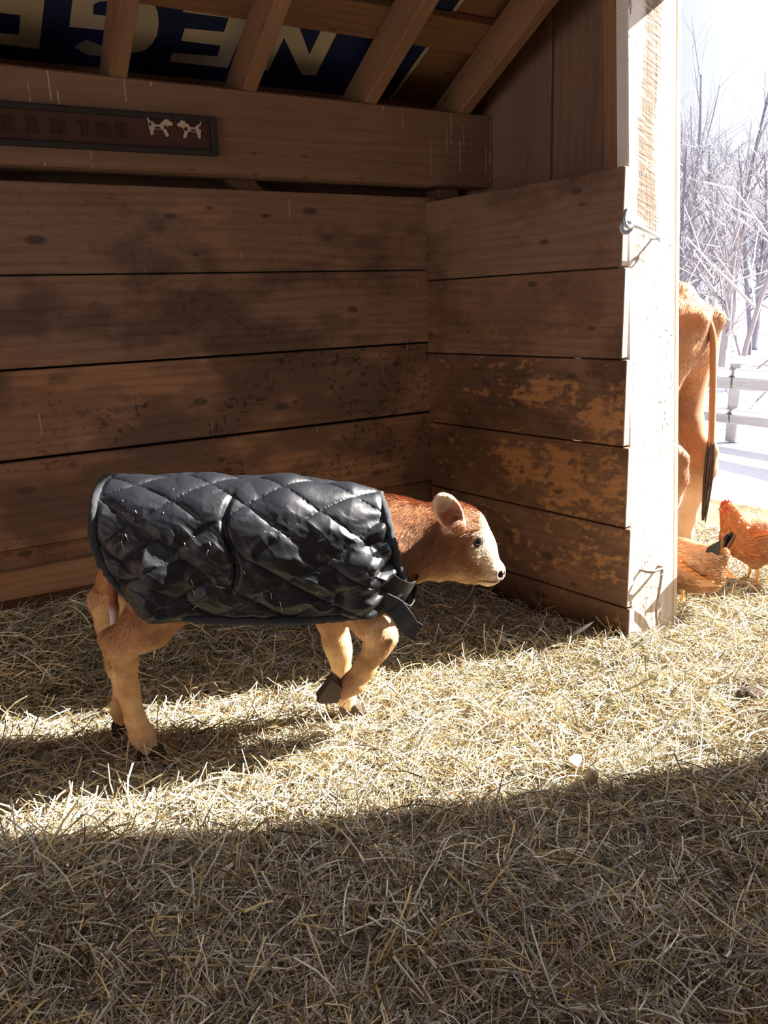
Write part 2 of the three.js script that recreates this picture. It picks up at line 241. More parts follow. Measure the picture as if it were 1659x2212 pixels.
// ------------------------------------------------------------ structure: walls
const ZB = -2.85, COR = [1.921, -2.85], WD = [0.13378, 0.99101];   // right wall runs from the corner towards the front
const wallBack = structure('wall_back', 'back stall wall of wide weathered horizontal brown boards behind the calf', 'wall', [0, 0, ZB]);
BACK.forEach(([y0, y1], i) => {
  const x0 = -1.5, x1 = 1.975, zz = i === 4 ? -0.035 : 0, g = plank(x1 - x0, y1 - y0, 0.04, 0.003, (p) => [0, 0]);
  const cx = (x0 + x1) / 2, cy = (y0 + y1) / 2; setUV(g, (p) => [(p.x + cx - BX0) / (BX1 - BX0), (p.y + cy) / BY1]);
  const m = part('board', g, backMat, wallBack); m.position.set(cx, cy, -0.02 + zz); m.rotation.x = (rnd() - 0.5) * 0.006;
});
{ const g = plank(2.2, 0.1, 0.03, 0.004, (p) => [(p.x - BX0) / (BX1 - BX0), (p.y + 0.6) / BY1]); const m = part('rail_board', g, rafterMat, wallBack); setUV(g, (p, n) => [p.x, Math.abs(n.y) > 0.5 ? p.z : p.y + 0.3]); m.position.set(-0.39, 0.328, -0.005); }
{ // outer siding behind the boards and behind the gap under the beam
  for (let i = 0; i < 20; i++) { const m = part('siding_board', plank(0.203, 2.14, 0.025, 0.002, undefined, 'y', [i * 0.37, i * 0.21]), sidingMat, wallBack); m.position.set(-1.5 + 0.2 * i, 0.97, -0.22 + (i % 2) * 0.004); }
  const br = part('brace', plank(0.6, 0.07, 0.05, 0.003), sidingMat, wallBack); br.position.set(1.2, 1.62, -0.08); br.rotation.z = -0.7;
  const st = part('stud', plank(0.09, 2.3, 0.09, 0.003, undefined, 'y'), sidingMat, wallBack); st.position.set(0.28, 0.95, -0.12);
  const st2b = part('stud', plank(0.1, 2.3, 0.1, 0.003, undefined, 'y'), sidingMat, wallBack); st2b.position.set(2.075, 0.75, -0.1);
  const st3 = part('stud', plank(0.1, 2.0, 0.05, 0.003, undefined, 'y'), sidingMat, wallBack); st3.position.set(1.965, 0.6, -0.07);
}
const wallRight = structure('wall_right', 'right stall wall of wide horizontal boards worn to bare wood by the post', 'wall', [COR[0], 0, COR[1]]);
wallRight.rotation.y = Math.atan2(WD[0], WD[1]);   // local +z runs along the wall to the front, local +x outwards
RIGHT.forEach(([y0, y1], i) => {
  const len = 0.948 + [0, 0.014, 0.034, 0.055, 0.075, 0.086][i], g = plank(0.03, y1 - y0, len, 0.0025, (p) => [0, 0]), cy = (y0 + y1) / 2;
  setUV(g, (p, n) => [Math.abs(n.z) > 0.7 ? (0.96 + p.x) / 1.04 : (p.z + len / 2) / 1.04, (p.y + cy + 0.06) / 1.7]);
  const m = part('board', g, rightMat, wallRight); m.position.set(0.015, cy, len / 2 - 0.004);
  const e = part('end_grain', plank(0.028, y1 - y0 - 0.004, 0.004, 0.001, (p) => [p.y + i * 0.3, p.x + 0.2]), endMat, m); e.position.z = len / 2;
});
const sidingRight = structure('wall_outer_right', 'dark vertical siding boards above the right stall wall', 'wall', [2.17, 0, -3.07]);
sidingRight.rotation.y = Math.atan2(0.13, 0.99);
for (let i = 0; i < 6; i++) { const w = [0.2, 0.19, 0.2, 0.19, 0.17, 0.1][i], z0 = [0, 0.2, 0.39, 0.59, 0.78, 0.95][i]; const m = part('siding_board', plank(0.025, 2.14 + 0.42 * z0, w + 0.001, 0.002, undefined, 'y', [i * 0.41, i * 0.3]), sidingMat, sidingRight); m.position.set(0.02 + (i % 2) * 0.013, 1.04 + 0.21 * z0, z0 + w / 2); }
const wallLeft = structure('wall_left', 'left end wall of dark vertical boards closing the stall', 'wall', [-1.52, 0, -2.3]);
for (let i = 0; i < 7; i++) { const m = part('siding_board', plank(0.03, 2.0 + 0.094 * i, 0.22, 0.002, undefined, 'y', [i * 0.31, i * 0.23]), sidingMat, wallLeft); m.position.set(0, 0.98 + 0.047 * i, -0.72 + i * 0.225); }
// built-up post at the front of the right wall, leaning back a little
const post = thing('timber_post', 'sunlit rough-sawn timber post at the open end of the right wall', 'post', [2.198, 0, -1.84]);
post.rotation.x = -0.06;
for (const [z, o] of [[-0.025, 0], [-0.077, 0.6]]) { const m = part('plank', plank(0.224, 2.34, 0.05, 0.004, z > -0.05 ? (p, n) => [Math.abs(n.x) > 0.6 ? 0.02 : (p.x + 0.115) / 0.23, (p.y + 1.17) / 2.34] : undefined, 'y', [0.1 + o, 0.13 + o]), z > -0.05 ? postFace : rafterMat, post); m.position.set(0, 1.1, z); }
{ const m = part('edge_strip', plank(0.028, 2.34, 0.06, 0.006, undefined, 'y', [0.3, 0.2]), postMat, post); m.position.set(0.129, 1.1, -0.034); }
// beam along the top of the back wall
const beam = thing('wall_beam', 'heavy brown horizontal beam with pale drip marks above the back boards', 'beam', [0.38, 1.793, -2.88]);
{ const g = plank(3.74, 0.276, 0.16, 0.007, (p, n) => [p.x * 0.9 + 0.2, (Math.abs(n.y) > 0.5 ? p.z : p.y + 0.14) + 0.05]); part('timber', g, beamMat, beam); }
// roof
const SL = 0.42, RA = Math.atan(SL), roofAt = (z, d = 0) => 1.93 + SL * (z + 2.8) + d / Math.cos(RA);   // d: distance above the rafters' lower edge
const roof = structure('ceiling', 'sloping roof underside with rough rafters and old painted boards', 'ceiling', [0, 0, 0]);
{
  const L = 1.72, zc = -2.28;
  const bar = (name, x, w, h, d, m, off, len = L, z = zc) => { const q = part(name, plank(w, h, len, 0.004, undefined, 'z', [off, off * 0.7]), m, roof); q.rotation.set(-RA, -0.075, 0, 'YXZ'); q.position.set(x - 0.05, roofAt(z, d + h / 2), z); return q; };
  for (const [x, k] of [[-1.2, 0.1], [-0.6, 0.7], [-0.1, 0.3], [0.32, 0.5], [0.745, 0.2], [1.185, 0.45], [1.665, 0.9], [2.1, 0.6], [2.57, 0.25]]) bar('rafter', x, 0.052, 0.14, 0, rafterMat, k);
  const across = (name, x0, x1, s, w, h, d, m, off) => { const z = -2.8 + s * Math.cos(RA), q = part(name, plank(x1 - x0, h, w, 0.003, undefined, 'x', [off, off]), m, roof); q.rotation.x = -RA; q.position.set((x0 + x1) / 2, roofAt(z, d + h / 2), z); return q; };
  across('purlin', -1.6, 2.55, 0.152, 0.15, 0.032, 0.142, rafterMat, 0.15);
  across('purlin', -1.6, 2.55, 0.85, 0.15, 0.032, 0.142, rafterMat, 0.55);
  across('purlin', -1.6, 2.55, 1.3, 0.15, 0.032, 0.142, rafterMat, 0.35);
  // sheathing above the purlins: an old lettered panel below, plain boards above
  const SX0 = -0.5, SX1 = 1.905, S0 = -0.4, S1 = 0.3, cv = document.createElement('canvas'); cv.width = 2048; cv.height = 596; const c2 = cv.getContext('2d'), kx = 2048 / (SX1 - SX0), ky = 596 / (S1 - S0);
  const poly = (pts, f) => { c2.fillStyle = f; c2.beginPath(); pts.forEach(([x, s], i) => c2[i ? 'lineTo' : 'moveTo']((x - SX0) * kx, (S1 - s) * ky)); c2.closePath(); c2.fill(); };
  const navy = '#14234f', cream = '#c9bda0'; poly([[SX0, S0], [SX1, S0], [SX1, S1], [SX0, S1]], navy);
  poly([[0.26, 0.06], [0.539, 0.06], [0.541, -0.223], [0.26, -0.216]], cream); poly([[0.27, -0.178], [0.478, -0.17], [0.477, -0.087], [0.27, -0.091]], navy);
  poly([[0.615, 0.09], [0.62, -0.108], [0.752, -0.102], [0.747, -0.039], [0.683, -0.042], [0.68, 0], [0.696, 0.014], [0.742, 0.027], [0.733, 0.09]], cream);
  poly([[0.643, -0.194], [0.677, -0.153], [0.738, -0.176], [0.775, -0.182], [0.775, -0.219], [0.693, -0.224]], '#8d8473');
  poly([[0.78, 0.1], [0.813, 0.09], [0.852, 0.046], [0.875, 0.006], [0.889, -0.042], [0.894, -0.093], [0.886, -0.138], [0.869, -0.168], [0.845, -0.185], [0.78, -0.19]], cream);
  poly([[0.951, 0.045], [1.172, 0.052], [1.172, -0.206], [0.961, -0.209], [0.961, -0.165], [1.118, -0.155], [1.115, -0.103], [0.977, -0.104], [0.975, -0.046], [1.108, -0.038], [1.105, 0.026], [0.952, 0.022]], cream);
  poly([[1.28, 0.056], [1.341, 0.056], [1.447, -0.088], [1.44, 0.058], [1.503, 0.06], [1.516, -0.19], [1.46, -0.196], [1.323, -0.026], [1.325, -0.196], [1.283, -0.198]], cream);
  poly([[1.883, 0.3], [1.905, 0.3], [1.905, -0.4], [1.888, -0.4]], cream);
  const ct = new THREE.CanvasTexture(cv); ct.colorSpace = THREE.SRGBColorSpace; ct.wrapS = ct.wrapT = THREE.ClampToEdgeWrapping;
  const signMat = new THREE.MeshStandardMaterial({ map: ct, roughness: 0.6 });
  const sp = across('lettered_panel', SX0, SX1, (S0 + S1) / 2, S1 - S0, 0.02, 0.176, signMat, 0); setUV(sp.geometry, (p) => [(p.x + (SX1 - SX0) / 2) / (SX1 - SX0), (p.z + (S1 - S0) / 2) / (S1 - S0)]); sp.userData.label = 'navy panel with large cream painted letters';
  across('roof_board', SX1 + 0.002, 2.56, (S0 + S1) / 2, S1 - S0, 0.02, 0.176, rafterMat, 0.3);
  across('roof_board', -1.6, SX0 - 0.002, (S0 + S1) / 2, S1 - S0, 0.02, 0.176, rafterMat, 0.5);
  for (let i = 0; i < 5; i++) across('roof_board', -1.6, 2.56, S1 + 0.115 + i * 0.23, 0.227, 0.02, 0.176, rafterMat, 0.17 + i * 0.29);
  // outer roofing sheet over the boards, snow on it
  across('roofing', -1.62, 2.57, 0.52, 1.9, 0.012, 0.2, mat(0.25, 0.26, 0.28, { roughness: 0.6 }), 0);
}

// ------------------------------------------------------------ ground
const bed = (x, z) => 0.2 * smooth(-2.5, -2.82, z) * (1 - smooth(0.45, 1.5, x)) + 0.02 * smooth(-2.5, -2.85, z) + 0.1 * Math.exp(-((x + 0.1) ** 2) / 0.16 - ((z + 1.62) ** 2) / 0.05) + 0.05 * (fbm(x * 2.1 + 4, z * 2.1, 3, 3) - 0.5) + 0.03 * (fbm(x * 6, z * 6, 8, 2) - 0.5) + 0.08 * smooth(-1.6, -1.1, z) * (fbm(x * 3.2, z * 3.2 + 9, 12, 2) - 0.45);
{
  const soilMap = pixelTexture(512, 512, (a, b, c) => { const n = fbm(a * 40, b * 40, 3), m = fbm(a * 160 + b * 60, b * 20, 7, 2); mix3([0.05, 0.034, 0.018], [0.3, 0.22, 0.1], clamp(n * 0.9 + (m - 0.5) * 0.8), c); }, { srgb: true });
  soilMap.repeat.set(1, 1);
  const g = new THREE.PlaneGeometry(6.2, 5.2, 150, 130); g.rotateX(-Math.PI / 2); g.translate(1.35, 0, -0.95);
  warpGeo(g, (p) => { p.y = bed(p.x, p.z) - 0.03 - 0.1 * Math.max(smooth(3.6, 4.4, p.x), smooth(-3.0, -3.5, p.z)); }); setUV(g, (p) => [p.x, p.z]);
  const f = part('floor', g, new THREE.MeshStandardMaterial({ map: soilMap, roughness: 1 }), scene); f.userData = { kind: 'structure', label: 'trodden bedding floor under the loose hay', category: 'floor' };
  const snowBump = pixelTexture(256, 256, (a, b, c) => { c[0] = c[1] = c[2] = fbm(a * 8, b * 8, 4); });
  const s = new THREE.PlaneGeometry(90, 90, 120, 120); s.rotateX(-Math.PI / 2); s.translate(8, 0, -8);
  warpGeo(s, (p) => { const near = (1 - smooth(3.0, 4.5, Math.hypot((p.x - 1.2) * 0.8, p.z + 1.2))); p.y = -0.04 - 0.12 * near + 0.12 * (fbm(p.x * 0.5, p.z * 0.5, 6, 3) - 0.5) + smooth(14, 40, Math.hypot(p.x, p.z)) * 0.6; }); setUV(s, (p) => [p.x * 0.5, p.z * 0.5]);
  const so = part('ground_snow', s, new THREE.MeshStandardMaterial({ color: C3(0.82, 0.84, 0.88), bumpMap: snowBump, bumpScale: 0.03, roughness: 0.9 }), scene); so.userData = { kind: 'structure', label: 'snow covered field beyond the shed', category: 'snow' };
}
// barn on the sunny side of the yard, whose corner shades the near hay
const barn = structure('wall_barn', 'tall board wall of the barn across the yard', 'wall', [3.43, 0, -0.424]);
barn.rotation.x = -0.14;   // the old wall has racked over
for (let i = 0; i < 8; i++) { const m = part('siding_board', plank(0.03, 3.9, 0.245, 0.003, undefined, 'y', [i * 0.3, i * 0.17]), rafterMat, barn); m.position.set(0.015, 1.85, 0.1225 + i * 0.25); }
const barnFront = structure('wall_barn_front', 'long board wall of the barn facing the stall', 'wall', [-3.6, 0, 1.3]);
for (let i = 0; i < 28; i++) { const m = part('siding_board', plank(0.245, 4.2, 0.03, 0.003, undefined, 'y', [i * 0.27, i * 0.19]), sidingMat, barnFront); m.position.set(i * 0.25, 2.0, 0); }
{ const e = structure('ceiling_barn_eave', 'boarded eave of the barn above the viewer', 'ceiling', [0, 2.75, 0.72]); for (let i = -2; i < 6; i++) { const m = part('roof_board', plank(7.0, 0.025, 0.225, 0.003, undefined, 'x', [i * 0.3, i * 0.2]), sidingMat, e); m.position.set(-0.1, i * 0.045, -0.6 + i * 0.23); } }
// ------------------------------------------------------------ loose hay and straw
{
  const R = rngOf(2024);
  const stalk = (bend, kink, sides, taper) => {   // unit length along x, unit radius
    const n = 4, ring = []; for (let i = 0; i <= n; i++) { const t = i / n, x = t - 0.5, y = bend * (0.25 - x * x) * 4 * 0.12 + (kink && t > 0.55 ? (t - 0.55) * kink : 0), w = 1 - taper * t; ring.push([x, y, w]); }
    const p = []; const pt = (i, k) => { const [x, y, w] = ring[i], a = (k / sides) * 6.2832; return [x, y, 0, Math.cos(a) * w, Math.sin(a) * w]; };
    return { n, sides, pt };
  };
  // radius and length scale differently, so the bend is kept in length units and the section in width units through two scales of the matrix
  const build = (bend, kink, sides, taper, flat, ratio) => { const s = stalk(bend, kink, sides, taper), p = []; const P = (i, k) => { const q = s.pt(i, k % sides); return [q[0], q[1] + q[3] * flat / ratio, q[4] / ratio]; };
    for (let i = 0; i < s.n; i++) for (let k = 0; k < sides; k++) { const a = P(i, k), b = P(i + 1, k), c = P(i + 1, k + 1), d = P(i, k + 1); p.push(...a, ...b, ...c, ...a, ...c, ...d); }
    const g = new THREE.BufferGeometry(); g.setAttribute('position', new THREE.Float32BufferAttribute(p, 3)); g.computeVertexNormals(); return g; };
  const strawMat = new THREE.MeshStandardMaterial({ color: 0xffffff, roughness: 0.48 });
  const inStall = (x, z) => { if (z < ZB + 0.01) return false; const wx = COR[0] + (z - COR[1]) * WD[0] / WD[1]; if (z < -1.83 && x > wx - 0.01 && x < wx + 0.3) return false; if (z < -1.83 && x < wx) return true; if (z < -1.83 && x > wx) return z > -2.6 + 0.35 * (fbm(x * 3, z * 3, 44) - 0.5) - 0.0 && x < 4.3; return x < 4.2; };
  const palette = [[0.64, 0.49, 0.21], [0.78, 0.71, 0.52], [0.48, 0.45, 0.32], [0.42, 0.43, 0.34], [0.34, 0.2, 0.08], [0.74, 0.58, 0.29], [0.66, 0.65, 0.56], [0.17, 0.11, 0.05], [0.84, 0.8, 0.66], [0.1, 0.07, 0.04], [0.12, 0.1, 0.06]];
  const strew = (name, label, count, geo, len0, len1, tilt, lift) => {
    const m = new THREE.InstancedMesh(geo, strawMat, count), M = new THREE.Matrix4(), q = new THREE.Quaternion(), e = new THREE.Euler(), c = new THREE.Color();
    for (let i = 0; i < count;) {
      const az = lerp(-0.22, 1.3, R()), d = 0.75 + 4.0 * Math.pow(R(), 1.1), x = Math.sin(az) * d, z = -Math.cos(az) * d; if (!inStall(x, z)) continue;
      const L = lerp(len0, len1, R() * R()), wid = (0.8 + 0.5 * R());
      const dir = fbm(x * 2.5, z * 2.5, 31, 2) * 9 + (R() - 0.5) * 3.6;
      e.set((R() - 0.5) * 6.28, dir, (R() - 0.5) * tilt * (R() < 0.12 ? 2.6 : 1), 'YZX'); q.setFromEuler(e);
      M.compose(V(x, bed(x, z) - 0.024 + R() * R() * lift + L * Math.abs(Math.sin(e.z)) * 0.32, z), q, V(L, L * wid, L * wid)); m.setMatrixAt(i, M);
      const a = palette[Math.floor(R() * palette.length)], b = palette[Math.floor(R() * palette.length)], t = R(), k = 0.75 + 0.5 * R(); c.setRGB(lerp(a[0], b[0], t) * k, lerp(a[1], b[1], t) * k, lerp(a[2], b[2], t) * k); m.setColorAt(i, c); i++;
    }
    m.name = name; tag(m, label, 'hay', null, 'stuff'); shade(m); scene.add(m);
  };
  strew('straw_stalks', 'loose golden straw stalks strewn all over the stall floor', 120000, build(1, 0, 4, 0.25, 1, 82), 0.05, 0.2, 0.75, 0.045);
  strew('hay_blades', 'fine flat dry hay blades matted over the stall floor', 150000, build(1.6, 0, 3, 0.7, 0.3, 75), 0.03, 0.14, 0.9, 0.04);
  strew('bent_straw', 'kinked straw stems lying among the hay', 40000, build(0.4, 0.9, 4, 0.3, 0.8, 85), 0.05, 0.19, 0.8, 0.04);
  strew('broad_hay_leaves', 'broad dry hay leaves scattered over the bedding', 14000, build(1.2, 0.3, 4, 0.6, 0.18, 34), 0.04, 0.13, 0.8, 0.04);
}
// ------------------------------------------------------------ calf (local: +x forward, +y up, +z its right side, towards the camera)
{
  const calf = thing('calf', 'red-brown calf walking in a black quilted coat', 'calf', [0.4448, 0, -2.1136], -0.45113);
  const trunk = [...chain([[0.06, 0.64, 0, 0.105], [0.1, 0.625, 0, 0.128], [0.2, 0.612, 0, 0.145], [0.42, 0.592, 0, 0.15], [0.56, 0.572, 0, 0.135], [0.64, 0.55, 0, 0.1]])];
  const neck = [...chain([[0.58, 0.6, 0, 0.095], [0.7, 0.605, 0, 0.078], [0.83, 0.598, 0, 0.068]]), ...chain([[0.6, 0.53, 0, 0.1], [0.72, 0.53, 0, 0.078], [0.82, 0.528, 0, 0.066]])];
  const legs = [
    ...chain([[0.09, 0.56, 0.075, 0.095], [0.09, 0.475, 0.085, 0.085], [0.045, 0.41, 0.09, 0.066], [-0.03, 0.36, 0.09, 0.046], [-0.034, 0.3, 0.09, 0.038], [-0.03, 0.23, 0.09, 0.031], [-0.018, 0.13, 0.084, 0.026], [-0.008, 0.085, 0.08, 0.031], [0.004, 0.045, 0.08, 0.027]]),
    ...chain([[-0.045, 0.375, 0.09, 0.03], [-0.066, 0.38, 0.09, 0.02]]),
    ...chain([[0.02, 0.56, -0.07, 0.085], [-0.04, 0.48, -0.08, 0.075], [-0.1, 0.42, -0.08, 0.048], [-0.098, 0.35, -0.08, 0.038], [-0.08, 0.24, -0.08, 0.028], [-0.092, 0.12, -0.08, 0.025], [-0.1, 0.08, -0.08, 0.027], [-0.098, 0.045, -0.08, 0.025]]),
    ...chain([[0.56, 0.52, -0.065, 0.08], [0.54, 0.42, -0.072, 0.06], [0.53, 0.33, -0.072, 0.046], [0.54, 0.25, -0.072, 0.038], [0.546, 0.22, -0.072, 0.034], [0.552, 0.13, -0.072, 0.0265], [0.556, 0.085, -0.072, 0.029], [0.564, 0.045, -0.072, 0.026]]),
    ...chain([[0.6, 0.52, 0.07, 0.085], [0.598, 0.43, 0.08, 0.064], [0.635, 0.37, 0.088, 0.05], [0.662, 0.332, 0.09, 0.04], [0.648, 0.3, 0.09, 0.034], [0.612, 0.24, 0.09, 0.0275], [0.58, 0.197, 0.09, 0.0295], [0.55, 0.178, 0.09, 0.026]]),
    ...chain([[0.64, 0.5, 0, 0.075], [0.6, 0.44, 0, 0.06]]), cap([0.29, 0.46, 0.02, 0.03], [0.29, 0.408, 0.03, 0.012]),
  ];
  const skull = [cap([0.882, 0.6, 0, 0.066], [0.91, 0.588, 0, 0.06]), cap([0.905, 0.588, 0, 0.062], [0.945, 0.535, 0, 0.047]), cap([0.945, 0.535, 0, 0.047], [0.984, 0.468, 0, 0.033]), cap([0.87, 0.535, 0, 0.062], [0.9, 0.515, 0, 0.056])];
  const jaw = [cap([0.86, 0.502, 0, 0.05], [0.92, 0.482, 0, 0.042]), cap([0.92, 0.48, 0, 0.04], [0.975, 0.446, 0, 0.026])];
  const ellip = (x, y, z, cx, cy, cz, A, B, Cc, ra, rb, rc) => { const px = x - cx, py = y - cy, pz = z - cz, a = (px * A[0] + py * A[1] + pz * A[2]) / ra, b = (px * B[0] + py * B[1] + pz * B[2]) / rb, c = (px * Cc[0] + py * Cc[1] + pz * Cc[2]) / rc, k = Math.sqrt(a * a + b * b + c * c); return (k - 1) * Math.min(ra, rb, rc) * (k > 1.5 ? 1.4 : 1); };
  const nrm = (a) => { const l = Math.hypot(...a); return a.map((q) => q / l); }, cross = (a, b) => [a[1] * b[2] - a[2] * b[1], a[2] * b[0] - a[0] * b[2], a[0] * b[1] - a[1] * b[0]];
  const eA = nrm([-0.46, 0.8, 0.38]), eN0 = nrm([0.18, -0.14, 0.97]), eB = nrm(cross(eA, eN0)), eN = nrm(cross(eB, eA));
  const eC = [0.851, 0.667, 0.089];
  const ear = (x, y, z) => { if (z < 0) { y += 0.095; x -= 0.01; } z = Math.abs(z);
    const o = ellip(x, y, z, eC[0], eC[1], eC[2], eA, eB, eN, 0.068, 0.036, 0.021), i = ellip(x, y, z, eC[0] + eN[0] * 0.013 + eA[0] * 0.003, eC[1] + eN[1] * 0.013 + eA[1] * 0.003, eC[2] + eN[2] * 0.013 + eA[2] * 0.003, eA, eB, eN, 0.062, 0.03, 0.021);
    return Math.max(o, -i); };
  const earIn = (x, y, z) => ellip(x, y, Math.abs(z), eC[0] + eN[0] * 0.013, eC[1] + eN[1] * 0.013, eC[2] + eN[2] * 0.013, eA, eB, eN, 0.064, 0.033, 0.0225);
  const fold = (x, y, z, list, k, fz) => { let d = 9; for (const c of list) d = smin(d, dCap(c, x, y, z, fz), k); return d; };
  const headSdf = (x, y, z) => {
    let d = smin(fold(x, y, z, skull, 0.03, 1.12), fold(x, y, z, jaw, 0.02, 1.15), 0.02);
    d = smin(d, Math.hypot(x - 0.997, y - 0.462, z * 0.75) - 0.026, 0.018);                             // nose pad
    d = smin(d, Math.hypot(x - 0.925, y - 0.588, Math.abs(z) - 0.036) - 0.021, 0.02);                   // brow
    d = smax(d, -(Math.hypot(x - 0.937, y - 0.568, Math.abs(z) - 0.062) - 0.0135), 0.006);              // eye socket
    d = smin(d, ear(x, y, z), 0.008);
    d = smin(d, dCap(cap([0.885, 0.61, 0.04, 0.026], [0.869, 0.63, 0.072, 0.018]), x, y, Math.abs(z)), 0.02);
    d = smax(d, -(Math.hypot(x - 1.004, (y - 0.462) * 0.85, Math.abs(z) - 0.031) - 0.0085), 0.004);
    d = smax(d, -(Math.hypot((x - 1.016) * 0.9, y - 0.461, (Math.abs(z) - 0.017) * 1.2) - 0.008), 0.004); // nostrils
    const ml = Math.abs(y - (0.4405 + (0.99 - x) * 0.14)) * 1.4, mo = Math.max(ml - 0.0028, Math.max(0.935 - x, -d - 0.006));
    return smax(d, -mo, 0.004);
  };
  const bodySdf = (x, y, z) => {
    let d = fold(x, y, z, trunk, 0.05, 1.12); if (x > 0.4) d = smin(d, fold(x, y, z, neck, 0.05, 1.25), 0.06);
    let l = 9; for (const c of legs) { const e = dCap(c, x, y, z); l = smin(l, e, 0.018); }
    return smin(d, l, 0.03);
  };
  const sdf = (x, y, z) => x > 0.74 ? smin(bodySdf(x, y, z), headSdf(x, y, z), 0.035) : bodySdf(x, y, z);
  // coat colour: red-brown above, cream below, dark hocks and fetlocks
  const RED = [0.32, 0.128, 0.052], CREAM = [0.68, 0.47, 0.25], TAN = [0.55, 0.29, 0.11], DARK = [0.12, 0.05, 0.025], PALE = [0.78, 0.62, 0.44];
  const hue = (x, y, z, c) => {
    const n = fbm(x * 22 + z * 9, y * 22, 5, 3) - 0.5, n2 = fbm(x * 90 + z * 40, y * 90, 15, 2) - 0.5;
    if (x > 0.66 && y > 0.38 && !(y < 0.44 && x < 0.72)) {            // neck and head
      const under = x < 0.84 ? smooth(0.54, 0.46, y + n * 0.05) : smooth(0.515, 0.45, y + (x - 0.9) * 0.25 + n * 0.05);
      mix3(RED, CREAM, under, c); mix3(c, TAN, smooth(0.66, 0.5, y) * 0.45, c);
      mix3(c, PALE, smooth(0.93, 1.0, x + n * 0.03) * 0.85, c); mix3(c, PALE, smooth(0.05, 0.02, Math.hypot(x - 0.95, y - 0.545, Math.abs(z) - 0.05)) * 0.6, c);
      if (Math.hypot(x - 0.94, y - 0.568, Math.abs(z) - 0.052) < 0.017) mix3(c, DARK, 0.85, c);
      if (x > 0.955 && y < 0.475 && y > 0.435) mix3(c, [0.3, 0.17, 0.12], smooth(0.4, 0.7, fbm(x * 70, y * 70, 3)) * 0.8, c);
      if (Math.hypot(x - 1.003, y - 0.462, Math.abs(z) - 0.026) < 0.0105 || Math.hypot(x - 1.016, y - 0.461, Math.abs(z) - 0.016) < 0.0085) mix3(c, [0.03, 0.016, 0.012], 0.95, c);
      else if (x > 1.004 && y > 0.435) mix3(c, [0.55, 0.4, 0.34], 0.7, c);
      if (earIn(x, y, z) < 0.12 && Math.abs(z) > 0.05 && y > 0.6 && x < 0.905) { const q = earIn(x, y, z); if (ear(x, y, z) < 0.004) { mix3(c, [0.62, 0.36, 0.22], 0.9, c); if (q > -0.0015) mix3(c, PALE, 0.6, c); else mix3(c, [0.6, 0.22, 0.14], 0.85, c); } }
    } else if (y < 0.46) {                                            // legs
      const inner = clamp(0.5 + n * 1.2); mix3(TAN, CREAM, inner, c);
      if (z > 0.02 && x < 0.25) { mix3(c, RED, smooth(0.33, 0.42, y + n * 0.08 + (x + 0.03) * 0.3) * 0.8, c); }
      if (z > 0.02 && x > 0.45) mix3(c, [0.34, 0.13, 0.05], smooth(0.66, 0.6, x) * smooth(0.3, 0.42, y) * 0.7, c);
      if (z > 0.02 && x > 0.45 && y < 0.23) mix3(c, [0.3, 0.13, 0.07], smooth(0.6, 0.55, x) * 0.9, c);
      mix3(c, PALE, smooth(0.12, 0.05, y) * 0.5 * (x > 0.4 && z < 0 || z > 0 && x < 0.2 ? 1 : 0), c);
    } else mix3(RED, TAN, 0.3 + n, c);
    const k = 1 + n * 0.5 + n2 * 0.45; c[0] = clamp(c[0] * k); c[1] = clamp(c[1] * k); c[2] = clamp(c[2] * k);
  };
  const body = nets(sdf, [-0.2, 0.01, -0.18], [0.8, 0.82, 0.18], 0.0075, hue, (x) => x < 0.782);
  const head = nets(sdf, [0.755, 0.39, -0.16], [1.05, 0.76, 0.16], 0.0036, hue, (x) => x > 0.772);
  const furMat = new THREE.MeshStandardMaterial({ vertexColors: true, roughness: 0.75 });
  const skin = mergeGeometries([body, head]);
  part('body', skin, furMat, calf);
  const flow = (x, y, z) => { if (x > 0.86) { if (y > 0.6) return [-0.6, 0.5, z * 4]; return [-0.9, -0.25, 0]; } if (x > 0.64) return [-0.75, -0.65, 0]; return [-0.15, -1, 0]; };
  const hairMat = new THREE.MeshStandardMaterial({ color: 0xffffff, roughness: 0.5 });
  coat(skin, 78000, 5, { flow, len: (x, y, z) => x > 0.95 ? 0.005 : y > 0.625 && Math.abs(z) > 0.06 ? 0.006 : x > 0.86 ? 0.012   : x > 0.64 && y > 0.42 ? 0.02 : y < 0.3 ? 0.006 : 0.009, wid: 0.0004, lift: 0.33, vary: 0.45, parent: calf, name: 'coat_hair', label: 'short red-brown and cream hair', material: hairMat,
    keep: (x, y, z) => (x < 0.64 && y > 0.47 ? 0 : y < 0.05 ? 0.2 : x > 0.99 ? 0.25 : x > 0.66 ? 2.2 : 1) });
  // eyes
  const eyeM = new THREE.MeshPhysicalMaterial({ color: C3(0.012, 0.014, 0.02), roughness: 0.12, clearcoat: 1 });
  for (const s of [1, -1]) { const e = part('eye', new THREE.SphereGeometry(0.0135, 20, 14), eyeM, calf); e.position.set(0.9365, 0.5685, s * 0.0475); e.scale.set(1, 0.95, 0.8); const lid = part('eyelid', new THREE.TorusGeometry(0.0125, 0.0024, 6, 20), mat(0.08, 0.04, 0.025), e); lid.position.z = s * 0.0055; lid.scale.y = 0.86; lid.rotation.y = s * 0.25; }
  // hooves: two cleats each
  const hoofM = new THREE.MeshPhysicalMaterial({ color: C3(0.06, 0.035, 0.024), roughness: 0.5 });
